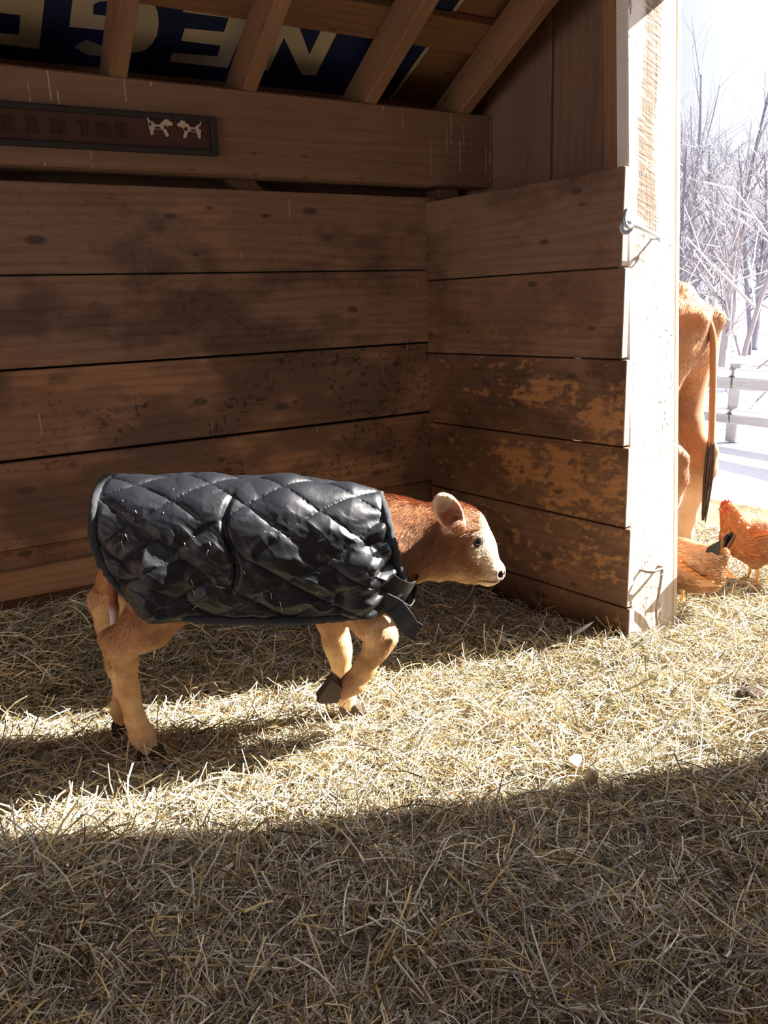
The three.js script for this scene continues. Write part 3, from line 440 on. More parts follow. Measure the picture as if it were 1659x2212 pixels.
  const hoofShape = (() => { const s = new THREE.Shape(); s.moveTo(-0.03, 0); s.lineTo(0.042, 0); s.quadraticCurveTo(0.046, 0.006, 0.036, 0.02); s.lineTo(0.018, 0.046); s.lineTo(-0.022, 0.042); s.lineTo(-0.03, 0); return new THREE.ExtrudeGeometry(s, { depth: 0.017, bevelEnabled: true, bevelSize: 0.004, bevelThickness: 0.004, bevelSegments: 2 }); })();
  for (const [x, y, z, r] of [[0.006, 0.004, 0.08, 0], [-0.098, 0.004, -0.08, 0.1], [0.566, 0.004, -0.072, 0], [0.528, 0.178, 0.09, -2.2]]) { const h = new THREE.Group(); h.name = 'hoof'; h.position.set(x, y, z); h.rotation.z = r; calf.add(h); for (const k of [-1, 1]) { const c = part('cleat', hoofShape, hoofM, h); c.position.z = k > 0 ? 0.003 : -0.024; if (r < -1) { c.position.y -= 0.03; c.position.x -= 0.0; } } }
  // tail
  { const t = nets((x, y, z) => { let d = 9; for (const c of chain([[-0.03, 0.69, 0.0, 0.018], [-0.05, 0.6, 0.0, 0.014], [-0.05, 0.5, 0.02, 0.012], [-0.05, 0.44, 0.04, 0.012], [-0.048, 0.405, 0.06, 0.011]])) d = smin(d, dCap(c, x, y, z), 0.01); return d; }, [-0.12, 0.37, -0.05], [0.03, 0.73, 0.09], 0.006, (x, y, z, c) => mix3(RED, [0.85, 0.8, 0.75], smooth(0.46, 0.42, y), c)); part('tail', t, furMat, calf); }

  // ---------------- quilted coat
  const vt = [[-0.06, 0.792], [-0.034, 0.789], [0.165, 0.777], [0.285, 0.766], [0.407, 0.752], [0.529, 0.733], [0.628, 0.711], [0.677, 0.699], [0.73, 0.69]];
  const vh = [[-0.06, 0.53], [0, 0.49], [0.073, 0.452], [0.25, 0.428], [0.45, 0.414], [0.63, 0.413], [0.74, 0.44]];
  const wd = [[-0.06, 0.118], [0.05, 0.142], [0.2, 0.155], [0.42, 0.158], [0.56, 0.152], [0.66, 0.125], [0.74, 0.1]];
  const uL = [[0, -0.034], [0.3, -0.05], [0.5, -0.056], [0.7, -0.045], [0.85, -0.015], [0.95, 0.03], [1, 0.075]];
  const uR = [[0, 0.677], [0.3, 0.69], [0.55, 0.708], [0.78, 0.722], [0.9, 0.715], [1, 0.66]];
  const NS = 300, NT = 260, P = [], QN = [];
  const base = (s, t) => {
    const tau = Math.abs(t), sg = Math.sign(t) || 1, u = lerp(curve(uL, tau), curve(uR, tau), s), top = curve(vt, u), hem = curve(vh, u), W = curve(wd, u);
    const D = Math.min(0.17, (top - hem) * 0.55), q = 0.55; let v, w;
    if (tau < q) { const a = (tau / q) * Math.PI / 2; w = W * Math.pow(Math.sin(a), 0.92); v = top - D * (1 - Math.pow(Math.cos(a), 0.92)); } else { const f = (tau - q) / (1 - q); v = lerp(top - D, hem, f); w = W * (1 + 0.03 * Math.sin(f * 3.14) - 0.05 * f); }
    return [u, v, w * sg];
  };
  const quilt = (s, t) => {                      // puffs between stitched diagonals, slack folds
    const tau = Math.abs(t), u = lerp(curve(uL, tau), curve(uR, tau), s), q = tau * 0.42, sg = t < 0 ? 7 : 0;
    const fx = u + 0.012 * (fbm(u * 7, q * 7 + sg, 21, 2) - 0.5), fq = q + 0.016 * (fbm(u * 6 + 5, q * 6 + sg, 27, 2) - 0.5);
    const a = fx / 0.185 + fq / 0.122 + 0.33, b = fx / 0.185 - fq / 0.122 + 0.12, ka = Math.abs(Math.sin(Math.PI * a)), kb = Math.abs(Math.sin(Math.PI * b));
    let d = 0.0125 * Math.pow(ka, 0.38) * Math.pow(kb, 0.38) - 0.004;
    d += 0.004 * (1 - smooth(0, 0.1, Math.min(ka, kb))) * (noise(u * 240, q * 240) - 0.5);
    const wr = fbm(u * 11 + q * 9, q * 22 - u * 6, 37 + sg, 3) - 0.5; d += 0.010 * wr * (0.35 + 0.65 * smooth(0.15, 0.4, tau));
    const cr = 1 - Math.abs(2 * fbm(u * 26 + q * 30, q * 34 - u * 22, 63 + sg, 2) - 1); d += 0.0012 * Math.pow(cr, 4) * (0.4 + 0.6 * smooth(0.2, 0.5, tau));
    const rid = 1 - Math.abs(2 * fbm(u * 8 + q * 14 + 3, q * 9 - u * 12, 53 + sg, 2) - 1); d += 0.006 * Math.pow(rid, 6) * smooth(0.2, 0.5, tau);
    d -= 0.012 * Math.exp(-((u - 0.285 - 0.012 * Math.sin(q * 30)) ** 2) / 0.00006) * smooth(0.12, 0.3, tau) * (1 - smooth(0.7, 0.85, tau));                    // long vertical crease
    const gat = smooth(0.56, 0.7, u); d += gat * 0.009 * Math.sin(q * 95 + u * 26 + 2.5 * noise(u * 20, q * 12)) * smooth(0.12, 0.35, tau);        // gathers at the neck
    const ed = Math.min(Math.min(s, 1 - s) * 0.72, (1 - tau) * 0.42); return d * smooth(0, 0.025, ed) + 0.002;
  };
  const outer = [], inner = [];
  for (let j = 0; j <= NT; j++) for (let i = 0; i <= NS; i++) {
    const s = i / NS, t = (j / NT) * 2 - 1, e = 0.004, p = base(s, t), a = base(Math.min(1, s + e), t), a0 = base(Math.max(0, s - e), t), b = base(s, Math.min(1, t + e)), b0 = base(s, Math.max(-1, t - e));
    const n = V(b[0] - b0[0], b[1] - b0[1], b[2] - b0[2]).cross(V(a[0] - a0[0], a[1] - a0[1], a[2] - a0[2])).normalize(); if (n.dot(V(0, p[1] - 0.58, p[2])) < 0) n.negate();
    const gap = Math.max(0, 0.012 - sdf(p[0], p[1], p[2])), d = quilt(s, t) + gap; outer.push(p[0] + n.x * d, p[1] + n.y * d, p[2] + n.z * d); inner.push(p[0] - n.x * 0.006, p[1] - n.y * 0.006, p[2] - n.z * 0.006);
  }
  const idx = [], row = NS + 1, all = outer.length / 3;
  for (let j = 0; j < NT; j++) for (let i = 0; i < NS; i++) { const a = j * row + i, b = a + 1, c = a + row, d = c + 1; idx.push(a, b, d, a, d, c); }
  const in2 = [];   // the lining is coarser
  for (let j = 0; j < NT; j += 4) for (let i = 0; i < NS; i += 4) { const a = j * row + i, b = a + 4, c = a + 4 * row, d = c + 4; in2.push(a, d, b, a, c, d); }
  const og = new THREE.BufferGeometry(); og.setAttribute('position', new THREE.Float32BufferAttribute(outer, 3)); og.setIndex(idx); og.computeVertexNormals();
  { const N = og.attributes.normal; if (N.getY((NT / 2) * row + NS / 2) < 0) { const I = og.index.array; for (let q = 0; q < I.length; q += 3) { const t = I[q]; I[q] = I[q + 1]; I[q + 1] = t; } og.computeVertexNormals(); } }
  setUV(og, (p) => [p.x * 4, p.y * 4]);
  const weave = pixelTexture(256, 256, (a, b, c) => { c[0] = c[1] = c[2] = 0.5 + 0.25 * (fbm(a * 50, b * 50, 3) - 0.5) + 0.3 * (fbm(a * 12, b * 20, 8) - 0.5); });
  const satin = new THREE.MeshPhysicalMaterial({ color: C3(0.007, 0.008, 0.012), roughness: 0.46, specularIntensity: 1, ior: 1.52, sheen: 0.05, sheenColor: C3(0.3, 0.34, 0.42), sheenRoughness: 0.45, bumpMap: weave, bumpScale: 0.0012 });
  const coatPart = part('quilted_coat', og, satin, calf); coatPart.userData.label = 'black satin diamond-quilted coat';
  const ig = new THREE.BufferGeometry(); ig.setAttribute('position', new THREE.Float32BufferAttribute(inner, 3)); ig.setIndex(in2); ig.computeVertexNormals(); part('lining', ig, mat(0.02, 0.02, 0.022), coatPart);
  const webM = mat(0.035, 0.037, 0.042, { roughness: 0.95 });
  const rim = []; const N0 = 60; for (let i = 0; i <= N0; i++) rim.push([0, -1 + 2 * i / N0]); for (let i = 1; i <= N0; i++) rim.push([i / N0, 1]); for (let i = 1; i <= N0; i++) rim.push([1, 1 - 2 * i / N0]); for (let i = 1; i < N0; i++) rim.push([1 - i / N0, -1]);
  const bind = tube(rim.map(([s, t]) => { const p = base(s, t); return [p[0], p[1], p[2] * 1.016]; }), 0.0115, 8, true, 500); warpGeo(bind, (p) => { const k = 0.005 * (noise(p.x * 190 + p.z * 90, p.y * 190, 3) - 0.5); p.y += k; p.x += k; }); part('binding', bind, webM, coatPart);
  // chest strap: webbing ribbons
  const ribbon = (pts, w, th, across) => { const c = new THREE.CatmullRomCurve3(pts.map((p) => V(...p))), n = 24, pos = [], ix = []; for (let i = 0; i <= n; i++) { const p = c.getPoint(i / n), t = c.getTangent(i / n), a = V(...across).addScaledVector(t, -V(...across).dot(t)).normalize(), nn = V().crossVectors(t, a); for (const [x, y] of [[-1, -1], [1, -1], [1, 1], [-1, 1]]) { const q = p.clone().addScaledVector(a, x * w / 2).addScaledVector(nn, y * th / 2); pos.push(q.x, q.y, q.z); } }
    for (let i = 0; i < n; i++) for (let k = 0; k < 4; k++) { const a = i * 4 + k, b = i * 4 + (k + 1) % 4; ix.push(a, b, b + 4, a, b + 4, a + 4); } ix.push(0, 2, 1, 0, 3, 2, n * 4, n * 4 + 1, n * 4 + 2, n * 4, n * 4 + 2, n * 4 + 3);
    const g = new THREE.BufferGeometry(); g.setAttribute('position', new THREE.Float32BufferAttribute(pos, 3)); g.setIndex(ix); const h = g.toNonIndexed(); h.computeVertexNormals(); return h; };
  part('chest_strap', ribbon([[0.645, 0.455, 0.125], [0.69, 0.43, 0.128], [0.725, 0.4, 0.11], [0.75, 0.42, 0.05], [0.752, 0.44, -0.03], [0.7, 0.46, -0.11]], 0.055, 0.004, [0.5, 0.8, 0.2]), webM, coatPart);
  part('strap_end', ribbon([[0.7, 0.425, 0.13], [0.722, 0.392, 0.135], [0.738, 0.362, 0.125], [0.756, 0.35, 0.13]], 0.05, 0.004, [0.75, 0.6, 0.1]), webM, coatPart);
  part('belly_flap', ribbon([[0.665, 0.5, 0.128], [0.7, 0.47, 0.122], [0.735, 0.45, 0.1], [0.76, 0.46, 0.04], [0.76, 0.47, -0.04], [0.72, 0.5, -0.1]], 0.07, 0.005, [0.4, 0.9, 0.1]), satin, coatPart);
  // bits of hay stuck to the coat
  const bit = new THREE.CylinderGeometry(0.0009, 0.0006, 1, 4); const bits = new THREE.InstancedMesh(bit, mat(0.75, 0.62, 0.36), 40), R = rngOf(77), M = new THREE.Matrix4();
  for (let i = 0; i < 40; i++) { const s = 0.05 + 0.9 * R(), t = 0.15 + 0.8 * R(), p = base(s, t), L = 0.008 + 0.04 * R() * R(); M.compose(V(p[0], p[1], p[2] + quilt(s, t) + 0.001), new THREE.Quaternion().setFromEuler(new THREE.Euler(0.0, 0, (R() - 0.5) * 2.6)), V(1, L, 1)); bits.setMatrixAt(i, M); }
  bits.name = 'hay_bits'; bits.userData.kind = 'stuff'; shade(bits); coatPart.add(bits);
}
// ------------------------------------------------------------ sign on the beam
{
  const font = await new FontLoader().loadAsync('fonts/droid/droid_serif_bold.typeface.json');
  const sign = thing('wooden_sign', 'long framed wooden sign with raised letters and two cut-out cows on the beam', 'sign', [0.535, 1.7655, -2.8]);
  sign.rotation.z = 0.008;
  const frameM = mat(0.012, 0.01, 0.009, { roughness: 0.6 }), boardM = mat(0.06, 0.022, 0.013), letterM = mat(0.028, 0.011, 0.008);
  const b = part('panel', plank(0.97, 0.1, 0.012, 0.002), boardM, sign); b.position.z = 0.006;
  for (const s of [-1, 1]) { const m = part('frame_rail', plank(1.0, 0.017, 0.026, 0.003), frameM, sign); m.position.set(0, s * 0.0515, 0.013); const e = part('frame_rail', plank(0.022, 0.12, 0.027, 0.003), frameM, sign); e.position.set(s * 0.489, 0, 0.0135); }
  const words = [['F', -0.222], ['E', -0.15], ['E', -0.082], ['D', -0.012], ['T', 0.068], ['H', 0.122], ['E', 0.183]];
  for (const [ch, x] of words) { const g = new TextGeometry(ch, { font, size: 0.044, depth: 0.006, curveSegments: 4, bevelEnabled: false }); const m = part('letter', g, letterM, sign); m.position.set(x - 0.018, -0.021, 0.011); }
  const outline = [[0, 0.58], [0.04, 0.6], [0.1, 0.47], [0.2, 0.42], [0.62, 0.44], [0.72, 0.56], [0.78, 0.53], [0.84, 0.6], [0.86, 0.5], [1, 0.42], [0.98, 0.34], [0.86, 0.33], [0.76, 0.26], [0.72, 0.16], [0.79, 0.02], [0.8, -0.06], [0.7, -0.07], [0.68, 0.0], [0.58, 0.18], [0.26, 0.16], [0.2, 0.05], [0.22, -0.02], [0.12, -0.05], [0.1, 0.12], [0.06, 0.26], [0.07, 0.42]];
  const spotP = [[[0.05, 0.28], [0.13, 0.26], [0.16, 0.36], [0.1, 0.4]], [[0.24, 0.42], [0.55, 0.43], [0.5, 0.34], [0.32, 0.33]], [[0.62, 0.2], [0.72, 0.18], [0.76, 0.28], [0.66, 0.33]], [[0.28, 0.18], [0.5, 0.19], [0.46, 0.25], [0.32, 0.25]]];
  const cream = mat(0.5, 0.4, 0.29), black = mat(0.015, 0.013, 0.012);
  const cut = (pts, d) => { const s = new THREE.Shape(pts.map(([x, y]) => new THREE.Vector2(x * 0.085, y * 0.085))); return new THREE.ExtrudeGeometry(s, { depth: d, bevelEnabled: false }); };
  for (const [x, y, f] of [[0.267, -0.003, 1], [0.452, -0.004, -1]]) { const c = part('cow_cutout', cut(outline, 0.006), cream, sign); c.position.set(x, y, 0.012); if (f < 0) { c.rotation.y = Math.PI; c.position.z = 0.018; } for (const sp of spotP) { const q = part('spot', cut(sp, 0.0025), black, c); q.position.z = f > 0 ? 0.006 : -0.0025; } }
}
// ------------------------------------------------------------ hooks on the post
{
  const zinc = new THREE.MeshStandardMaterial({ color: C3(0.5, 0.54, 0.58), metalness: 0.75, roughness: 0.42 }), rust = new THREE.MeshStandardMaterial({ color: C3(0.24, 0.2, 0.17), metalness: 0.6, roughness: 0.6 });
  const h = thing('gate_hook', 'bright zinc hook latched across the top board end and post', 'hook', [2.194, 1.378, -1.905]);
  const ring = part('screw_eye', new THREE.TorusGeometry(0.011, 0.0032, 8, 20), zinc, h); ring.rotation.y = 0.6; ring.position.set(0, 0, 0.014); part('screw_shank', tube([[0, 0, 0.004], [0, 0, -0.03]], 0.0035, 8), zinc, h);
  part('rod', tube([[0.0, 0.002, 0.016], [-0.04, 0.012, 0.026], [-0.1, 0.028, 0.03], [-0.14, 0.038, 0.026]], 0.0068, 8), zinc, h);
  part('hook_tip', tube([[-0.14, 0.038, 0.026], [-0.158, 0.032, 0.024], [-0.172, 0.045, 0.022], [-0.17, 0.07, 0.02], [-0.163, 0.084, 0.02]], 0.0066, 8), zinc, h);
  const plate = part('staple_eye', new THREE.TorusGeometry(0.0165, 0.0085, 10, 24), zinc, h); plate.position.set(-0.152, 0.033, 0.012); plate.rotation.set(0.1, -0.35, 0); plate.scale.z = 0.7;
  const l = thing('hanging_hook', 'thin rusty hook hanging from a nail low on the post', 'hook', [2.195, 0.25, -1.842]);
  part('nail', tube([[-0.06, 0.004, -0.02], [-0.052, 0.006, 0.026], [-0.02, 0.01, 0.034], [0.014, 0.008, 0.028], [0.03, 0.002, 0.006], [0.034, 0, -0.02]], 0.0052, 8), rust, l);
  const eye = part('eye_loop', new THREE.TorusGeometry(0.009, 0.003, 8, 18), rust, l); eye.position.set(0.002, -0.006, 0.03); eye.rotation.y = 0.4;
  part('rod', tube([[0.002, -0.016, 0.03], [0.001, -0.06, 0.026], [0.002, -0.13, 0.016], [0.008, -0.185, 0.012], [0.024, -0.24, 0.014]], 0.0048, 8), rust, l);
}
// ------------------------------------------------------------ hens
{
  const featherM = new THREE.MeshStandardMaterial({ vertexColors: true, roughness: 0.75 }), combM = mat(0.55, 0.05, 0.035, { roughness: 0.55 }), legM = mat(0.78, 0.4, 0.12, { roughness: 0.6 }), beakM = mat(0.55, 0.36, 0.16, { roughness: 0.5 }), eyeM = mat(0.02, 0.012, 0.008, { roughness: 0.15 });
  const leaf = (L, W, curl) => { const g = new THREE.PlaneGeometry(1, 1, 6, 4); return warpGeo(g, (p) => { const t = p.x + 0.5, w = Math.sin(Math.pow(t, 0.75) * Math.PI * 0.93 + 0.18); const y = p.y * W * w; p.set(t * L, -curl * L * t * t - Math.abs(p.y) * W * 0.25, y); }); };
  const plume = leaf(1, 0.62, 0.12); { const two = plume.clone(); two.translate(0, -0.03, 0); }
  const feather = (L, W, curl) => { const a = leaf(L, W, curl), b = a.clone(); b.translate(0, -0.0018, 0); return mergeGeometries([a, b]); };
  const hen = (label, pos, turn, warm, tailDark, headLow, group) => {
    const h = thing('hen', label, 'hen', pos, turn, group);
    const bodyC = [...chain([[0.085, 0.2, 0, 0.07], [0.02, 0.19, 0, 0.088], [-0.06, 0.195, 0, 0.078], [-0.12, 0.225, 0, 0.05], [-0.155, 0.26, 0, 0.026]]), ...chain([[0.09, 0.23, 0, 0.058], [0.115, 0.275, 0, 0.038], [0.13, 0.315 - headLow, 0, 0.026], [0.143, 0.335 - headLow, 0, 0.0225]]), ...chain([[0.03, 0.16, 0.035, 0.05], [0.02, 0.105, 0.035, 0.022]]), ...chain([[0.03, 0.16, -0.035, 0.05], [0.02, 0.105, -0.035, 0.022]]), cap([-0.1, 0.17, 0, 0.07], [-0.06, 0.15, 0, 0.06])];
    const f = (x, y, z) => { let d = 9; for (const c of bodyC) d = smin(d, dCap(c, x, y, z, 0.98), 0.03); return d; };
    const hue = (x, y, z, c) => { const n = fbm(x * 60, y * 60 + z * 30, 9, 3) - 0.5; mix3([0.4, 0.15, 0.055], [0.58, 0.38, 0.22], clamp(warm + n + smooth(0.16, 0.1, y) * 0.4), c); if (x > 0.09 && y > 0.25) mix3(c, [0.5, 0.2, 0.07], 0.6, c); if (Math.hypot(x - 0.153, y - 0.335 + headLow, Math.abs(z) - 0.018) < 0.014) mix3(c, [0.6, 0.1, 0.07], 0.9, c); };
    const g = nets(f, [-0.2, 0.07, -0.11], [0.2, 0.38, 0.11], 0.006, hue); part('body', g, featherM, h);
    coat(g, 6500, 31, { flow: (x, y, z) => [-1, x > 0.08 ? -0.9 : 0.12, 0], len: (x, y) => x > 0.1 ? 0.011 : 0.018, wid: 0.0038, lift: 0.07, vary: 0.2, parent: h, name: 'plumage', label: 'overlapping small body feathers', material: new THREE.MeshStandardMaterial({ color: 0xffffff, roughness: 0.7, side: THREE.DoubleSide }) });
    for (const s of [-1, 1]) {
      const w = new THREE.Group(); w.name = 'wing'; h.add(w); const wm = mat(0.5 + warm * 0.1, 0.17 + warm * 0.1, 0.06), wf = mat(0.62, 0.36, 0.17);
      for (let i = 0; i < 7; i++) { const q = part('flight_feather', feather(0.13 + 0.012 * i, 0.036, 0.1 * s * 0), i > 4 ? wf : wm, w); q.position.set(0.075 - i * 0.012, 0.235 - i * 0.013, s * (0.083 - i * 0.0005)); q.rotation.set(s * 1.35, 0, 0, 'XYZ'); q.rotation.y = Math.PI + s * 0.04; q.rotation.order = 'YXZ'; q.rotation.z = -0.05 + 0.03 * i; }
      const leg = part('leg', tube([[0.02, 0.11, s * 0.036], [0.008, 0.06, s * 0.036], [0.012, 0.012, s * 0.036]], 0.0062, 8), legM, h);
      for (const a of [-0.5, 0, 0.5, 3.14]) { const L = a > 3 ? 0.025 : 0.05; part('toe', tube([[0.012, 0.012, s * 0.036], [0.012 + Math.cos(a) * L * 0.5, 0.011, s * 0.036 + Math.sin(a) * L * 0.5], [0.012 + Math.cos(a) * L, 0.005, s * 0.036 + Math.sin(a) * L]], 0.0042, 6), legM, leg); }
      const e = part('eye', new THREE.SphereGeometry(0.0035, 10, 8), eyeM, h); e.position.set(0.152, 0.34 - headLow, s * 0.021);
      const wt = part('wattle', new THREE.SphereGeometry(0.0085, 10, 8), combM, h); wt.scale.set(0.7, 1.4, 0.4); wt.position.set(0.161, 0.315 - headLow, s * 0.008);
    }
    const bk = part('beak', new THREE.ConeGeometry(0.0075, 0.024, 8), beakM, h); bk.rotation.z = -1.75; bk.position.set(0.173, 0.331 - headLow, 0);
    const cs = new THREE.Shape(); cs.moveTo(-0.022, 0); [[-0.024, 0.012], [-0.015, 0.009], [-0.011, 0.019], [-0.004, 0.011], [0.003, 0.021], [0.009, 0.011], [0.016, 0.016], [0.02, 0]].forEach((p) => cs.lineTo(...p)); const cb = part('comb', new THREE.ExtrudeGeometry(cs, { depth: 0.004, bevelEnabled: true, bevelSize: 0.0015, bevelThickness: 0.0015, bevelSegments: 1 }), combM, h); cb.position.set(0.148, 0.352 - headLow, -0.002);
    const tail = new THREE.Group(); tail.name = 'tail'; h.add(tail); const td = mat(...tailDark), tw = mat(0.5, 0.24, 0.09);
    for (let i = 0; i < 9; i++) { const k = i - 4, q = part('tail_feather', feather(0.125 - 0.005 * Math.abs(k), 0.045, 0.05), i % 3 === 1 ? tw : td, tail); q.position.set(-0.12, 0.245, k * 0.006); q.rotation.order = 'YZX'; q.rotation.set(k * 0.25, Math.PI + k * 0.09, 1.15 - 0.05 * Math.abs(k)); }
    return h;
  };
  const toWorld = (dx, dz) => Math.atan2(-dz, dx);
  hen('tan hen with black tail tips half hidden behind the post', [2.475, bed(2.475, -1.95) - 0.005, -1.95], toWorld(-0.15, -0.99), 0.55, [0.03, 0.028, 0.03], 0.0, 'hens outside the stall');
  hen('red-brown hen with bright comb walking at the right edge', [2.95, bed(2.95, -1.95) - 0.005, -1.95], toWorld(-0.86, -0.5), 0.1, [0.2, 0.07, 0.03], 0.0, 'hens outside the stall');
}
// ------------------------------------------------------------ cow outside
{
  const cow = thing('cow', 'golden-brown cow standing outside behind the post', 'cow', [2.875, -0.01, -2.35], Math.atan2(0.98, -0.2)); cow.scale.setScalar(0.95);
  const L = -0.13, body = [...chain([[0.03, 1.1, 0, 0.17], [0.17, 1.09, 0, 0.22], [0.5, 1.02, 0, 0.29], [0.9, 1.0, 0, 0.3], [1.25, 1.04, 0, 0.24], [1.45, 1.05, 0, 0.17]]), ...chain([[1.4, 1.08, 0, 0.16], [1.7, 1.15, 0, 0.12], [1.9, 1.2, 0, 0.1]]), ...chain([[1.9, 1.2, 0, 0.1], [2.1, 1.05, 0, 0.075], [2.2, 0.97, 0, 0.06]])];
  const limb = []; for (const s of [-1, 1]) { const z = s * 0.14; limb.push(...chain([[0.06, 1.05, s * 0.1, 0.19], [0.1, 0.86, z, 0.16], [0.06, 0.7, z, 0.115], [-0.05, 0.55, z, 0.075], [-0.085, 0.47, z, 0.06], [-0.06, 0.38, z, 0.05], [-0.02, 0.22, z, 0.042], [0, 0.12, z, 0.047], [0.02, 0.03, z, 0.05]]), cap([-0.09, 0.53, z, 0.045], [-0.125, 0.56, z, 0.025]), ...chain([[1.3, 0.85, z, 0.13], [1.28, 0.62, z, 0.08], [1.27, 0.42, z, 0.055], [1.26, 0.2, z, 0.04], [1.27, 0.1, z, 0.045], [1.29, 0.03, z, 0.05]])); }
  const bones = [cap([0.22, 1.26, -0.17, 0.05], [0.2, 1.28, -0.1, 0.05]), cap([0.22, 1.26, 0.17, 0.05], [0.2, 1.28, 0.1, 0.05]), cap([-0.13, 1.16, -0.08, 0.04], [-0.06, 1.15, -0.08, 0.06]), cap([-0.13, 1.16, 0.08, 0.04], [-0.06, 1.15, 0.08, 0.06]), cap([0.0, 1.27, 0, 0.05], [0.7, 1.26, 0, 0.04])];
  const f = (x, y, z) => { let d = 9, l = 9; for (const c of body) d = smin(d, dCap(c, x, y, z, 1.1), 0.1); for (const c of limb) l = smin(l, dCap(c, x, y, z, 1.25), 0.045); d = smin(d, l, 0.07); for (const c of bones) d = smin(d, dCap(c, x, y, z), 0.07); for (const s of [-1, 1]) d = smin(d, dCap(cap([1.93, 1.27, s * 0.1, 0.03], [1.9, 1.3, s * 0.22, 0.02]), x, y, z), 0.03);
    return d; };
  const hue = (x, y, z, c) => { const n = fbm(x * 9 + z * 7, y * 9, 3, 4) - 0.5; mix3([0.4, 0.19, 0.07], [0.22, 0.1, 0.048], clamp(0.3 + n * 1.5 + smooth(0.95, 0.7, y) * 0.35), c); mix3(c, [0.66, 0.47, 0.3], smooth(0.5, 0.33, y) * 0.9, c); mix3(c, [0.2, 0.13, 0.1], smooth(0.16, 0.06, y) * 0.6, c); mix3(c, [0.7, 0.42, 0.18], smooth(1.22, 1.32, y) * 0.4, c); };
  const g = nets(f, [-0.3, 0.0, -0.36], [2.3, 1.4, 0.36], 0.017, hue); part('body', g, new THREE.MeshStandardMaterial({ vertexColors: true, roughness: 0.7 }), cow);
  coat(g, 26000, 41, { flow: (x, y, z) => [-0.4, -1, 0], len: 0.013, wid: 0.0007, lift: 0.2, vary: 0.4, parent: cow, name: 'coat_hair', label: 'short golden-brown hair', material: new THREE.MeshStandardMaterial({ color: 0xffffff, roughness: 0.5 }), keep: (x, y, z) => (x < 0.55 && z < 0.1 ? 1 : 0) });
  const tail = part('tail', tube([[0.02, 1.24, 0], [-0.09, 1.21, 0], [-0.15, 1.12, 0.0], [-0.165, 0.95, 0.01], [-0.17, 0.75, 0.02], [-0.175, 0.6, 0.02]], 0.015, 10), mat(0.34, 0.165, 0.07), cow);
  const sr = rngOf(9), strands = []; for (let i = 0; i < 60; i++) { const a = sr() * 6.28, q = Math.sqrt(sr()) * 0.016, L = 0.22 + 0.2 * sr(), dx = Math.cos(a) * q, dz = Math.sin(a) * q; strands.push(tube([[-0.173 + dx * 0.4, 0.66, 0.02 + dz * 0.4], [-0.174 + dx * 1.3, 0.58, 0.02 + dz * 1.3], [-0.172 + dx * 1.4, 0.66 - L * 0.6, 0.02 + dz * 1.4], [-0.165 + dx * 0.7, 0.66 - L, 0.02 + dz * 0.7]], 0.0028, 4, false, 6)); }
  part('switch', mergeGeometries(strands), mat(0.07, 0.048, 0.04), tail).userData.kind = 'stuff';
  const hoofG = new THREE.CylinderGeometry(0.05, 0.066, 0.07, 14); for (const [x, s] of [[0.03, -1], [0.03, 1], [1.3, -1], [1.3, 1]]) { const h = part('hoof', hoofG, mat(0.05, 0.04, 0.035), cow); h.position.set(x, 0.035, s * 0.13); h.scale.z = 0.85; }
}
// ------------------------------------------------------------ fence in the snow
{
  const grey = timber(260, [0.34, 0.33, 0.33], [0.2, 0.19, 0.2], 2, 512, 256), snow = mat(0.86, 0.88, 0.92, { roughness: 0.9 }), wireM = new THREE.MeshStandardMaterial({ color: C3(0.35, 0.36, 0.38), metalness: 0.6, roughness: 0.5 });
  const fence = thing('snowy_fence', 'low wooden fence with wire mesh and thick snow on its rails', 'fence', [6.03, -0.04, -4.29]);
  const lump = (w, h, d) => { const g = new THREE.SphereGeometry(0.5, 18, 10, 0, Math.PI * 2, 0, Math.PI / 2); g.scale(w, h * 2, d); return g; };
  for (let k = -3; k <= 3; k++) { const p = part('fence_post', plank(0.11, 0.66, 0.11, 0.008, undefined, 'y', [k * 0.3, 0.1]), grey, fence); p.position.set(0, 0.33, k * 1.9); const c = part('snow_cap', lump(0.15, 0.06, 0.15), snow, p); c.position.y = 0.33; }
  for (const [y, h] of [[0.5, 0.1], [0.2, 0.08]]) for (let k = -3; k < 3; k++) { const r = part('rail', plank(0.04, h, 1.88, 0.004, undefined, 'z'), grey, fence); r.position.set(-0.075, y, (k + 0.5) * 1.9); const s = part('snow_load', plank(0.07, y > 0.4 ? 0.075 : 0.05, 1.86, 0.018), snow, r); s.position.y = h / 2 + (y > 0.4 ? 0.035 : 0.022); }
  const wires = []; for (let z = -5.6; z <= 5.6; z += 0.1) wires.push(new THREE.BoxGeometry(0.003, 0.46, 0.003).translate(-0.052, 0.24, z)); for (let y = 0.05; y < 0.48; y += 0.085) wires.push(new THREE.BoxGeometry(0.003, 0.003, 11.3).translate(-0.052, y, 0)); part('wire_mesh', mergeGeometries(wires), wireM, fence);
}
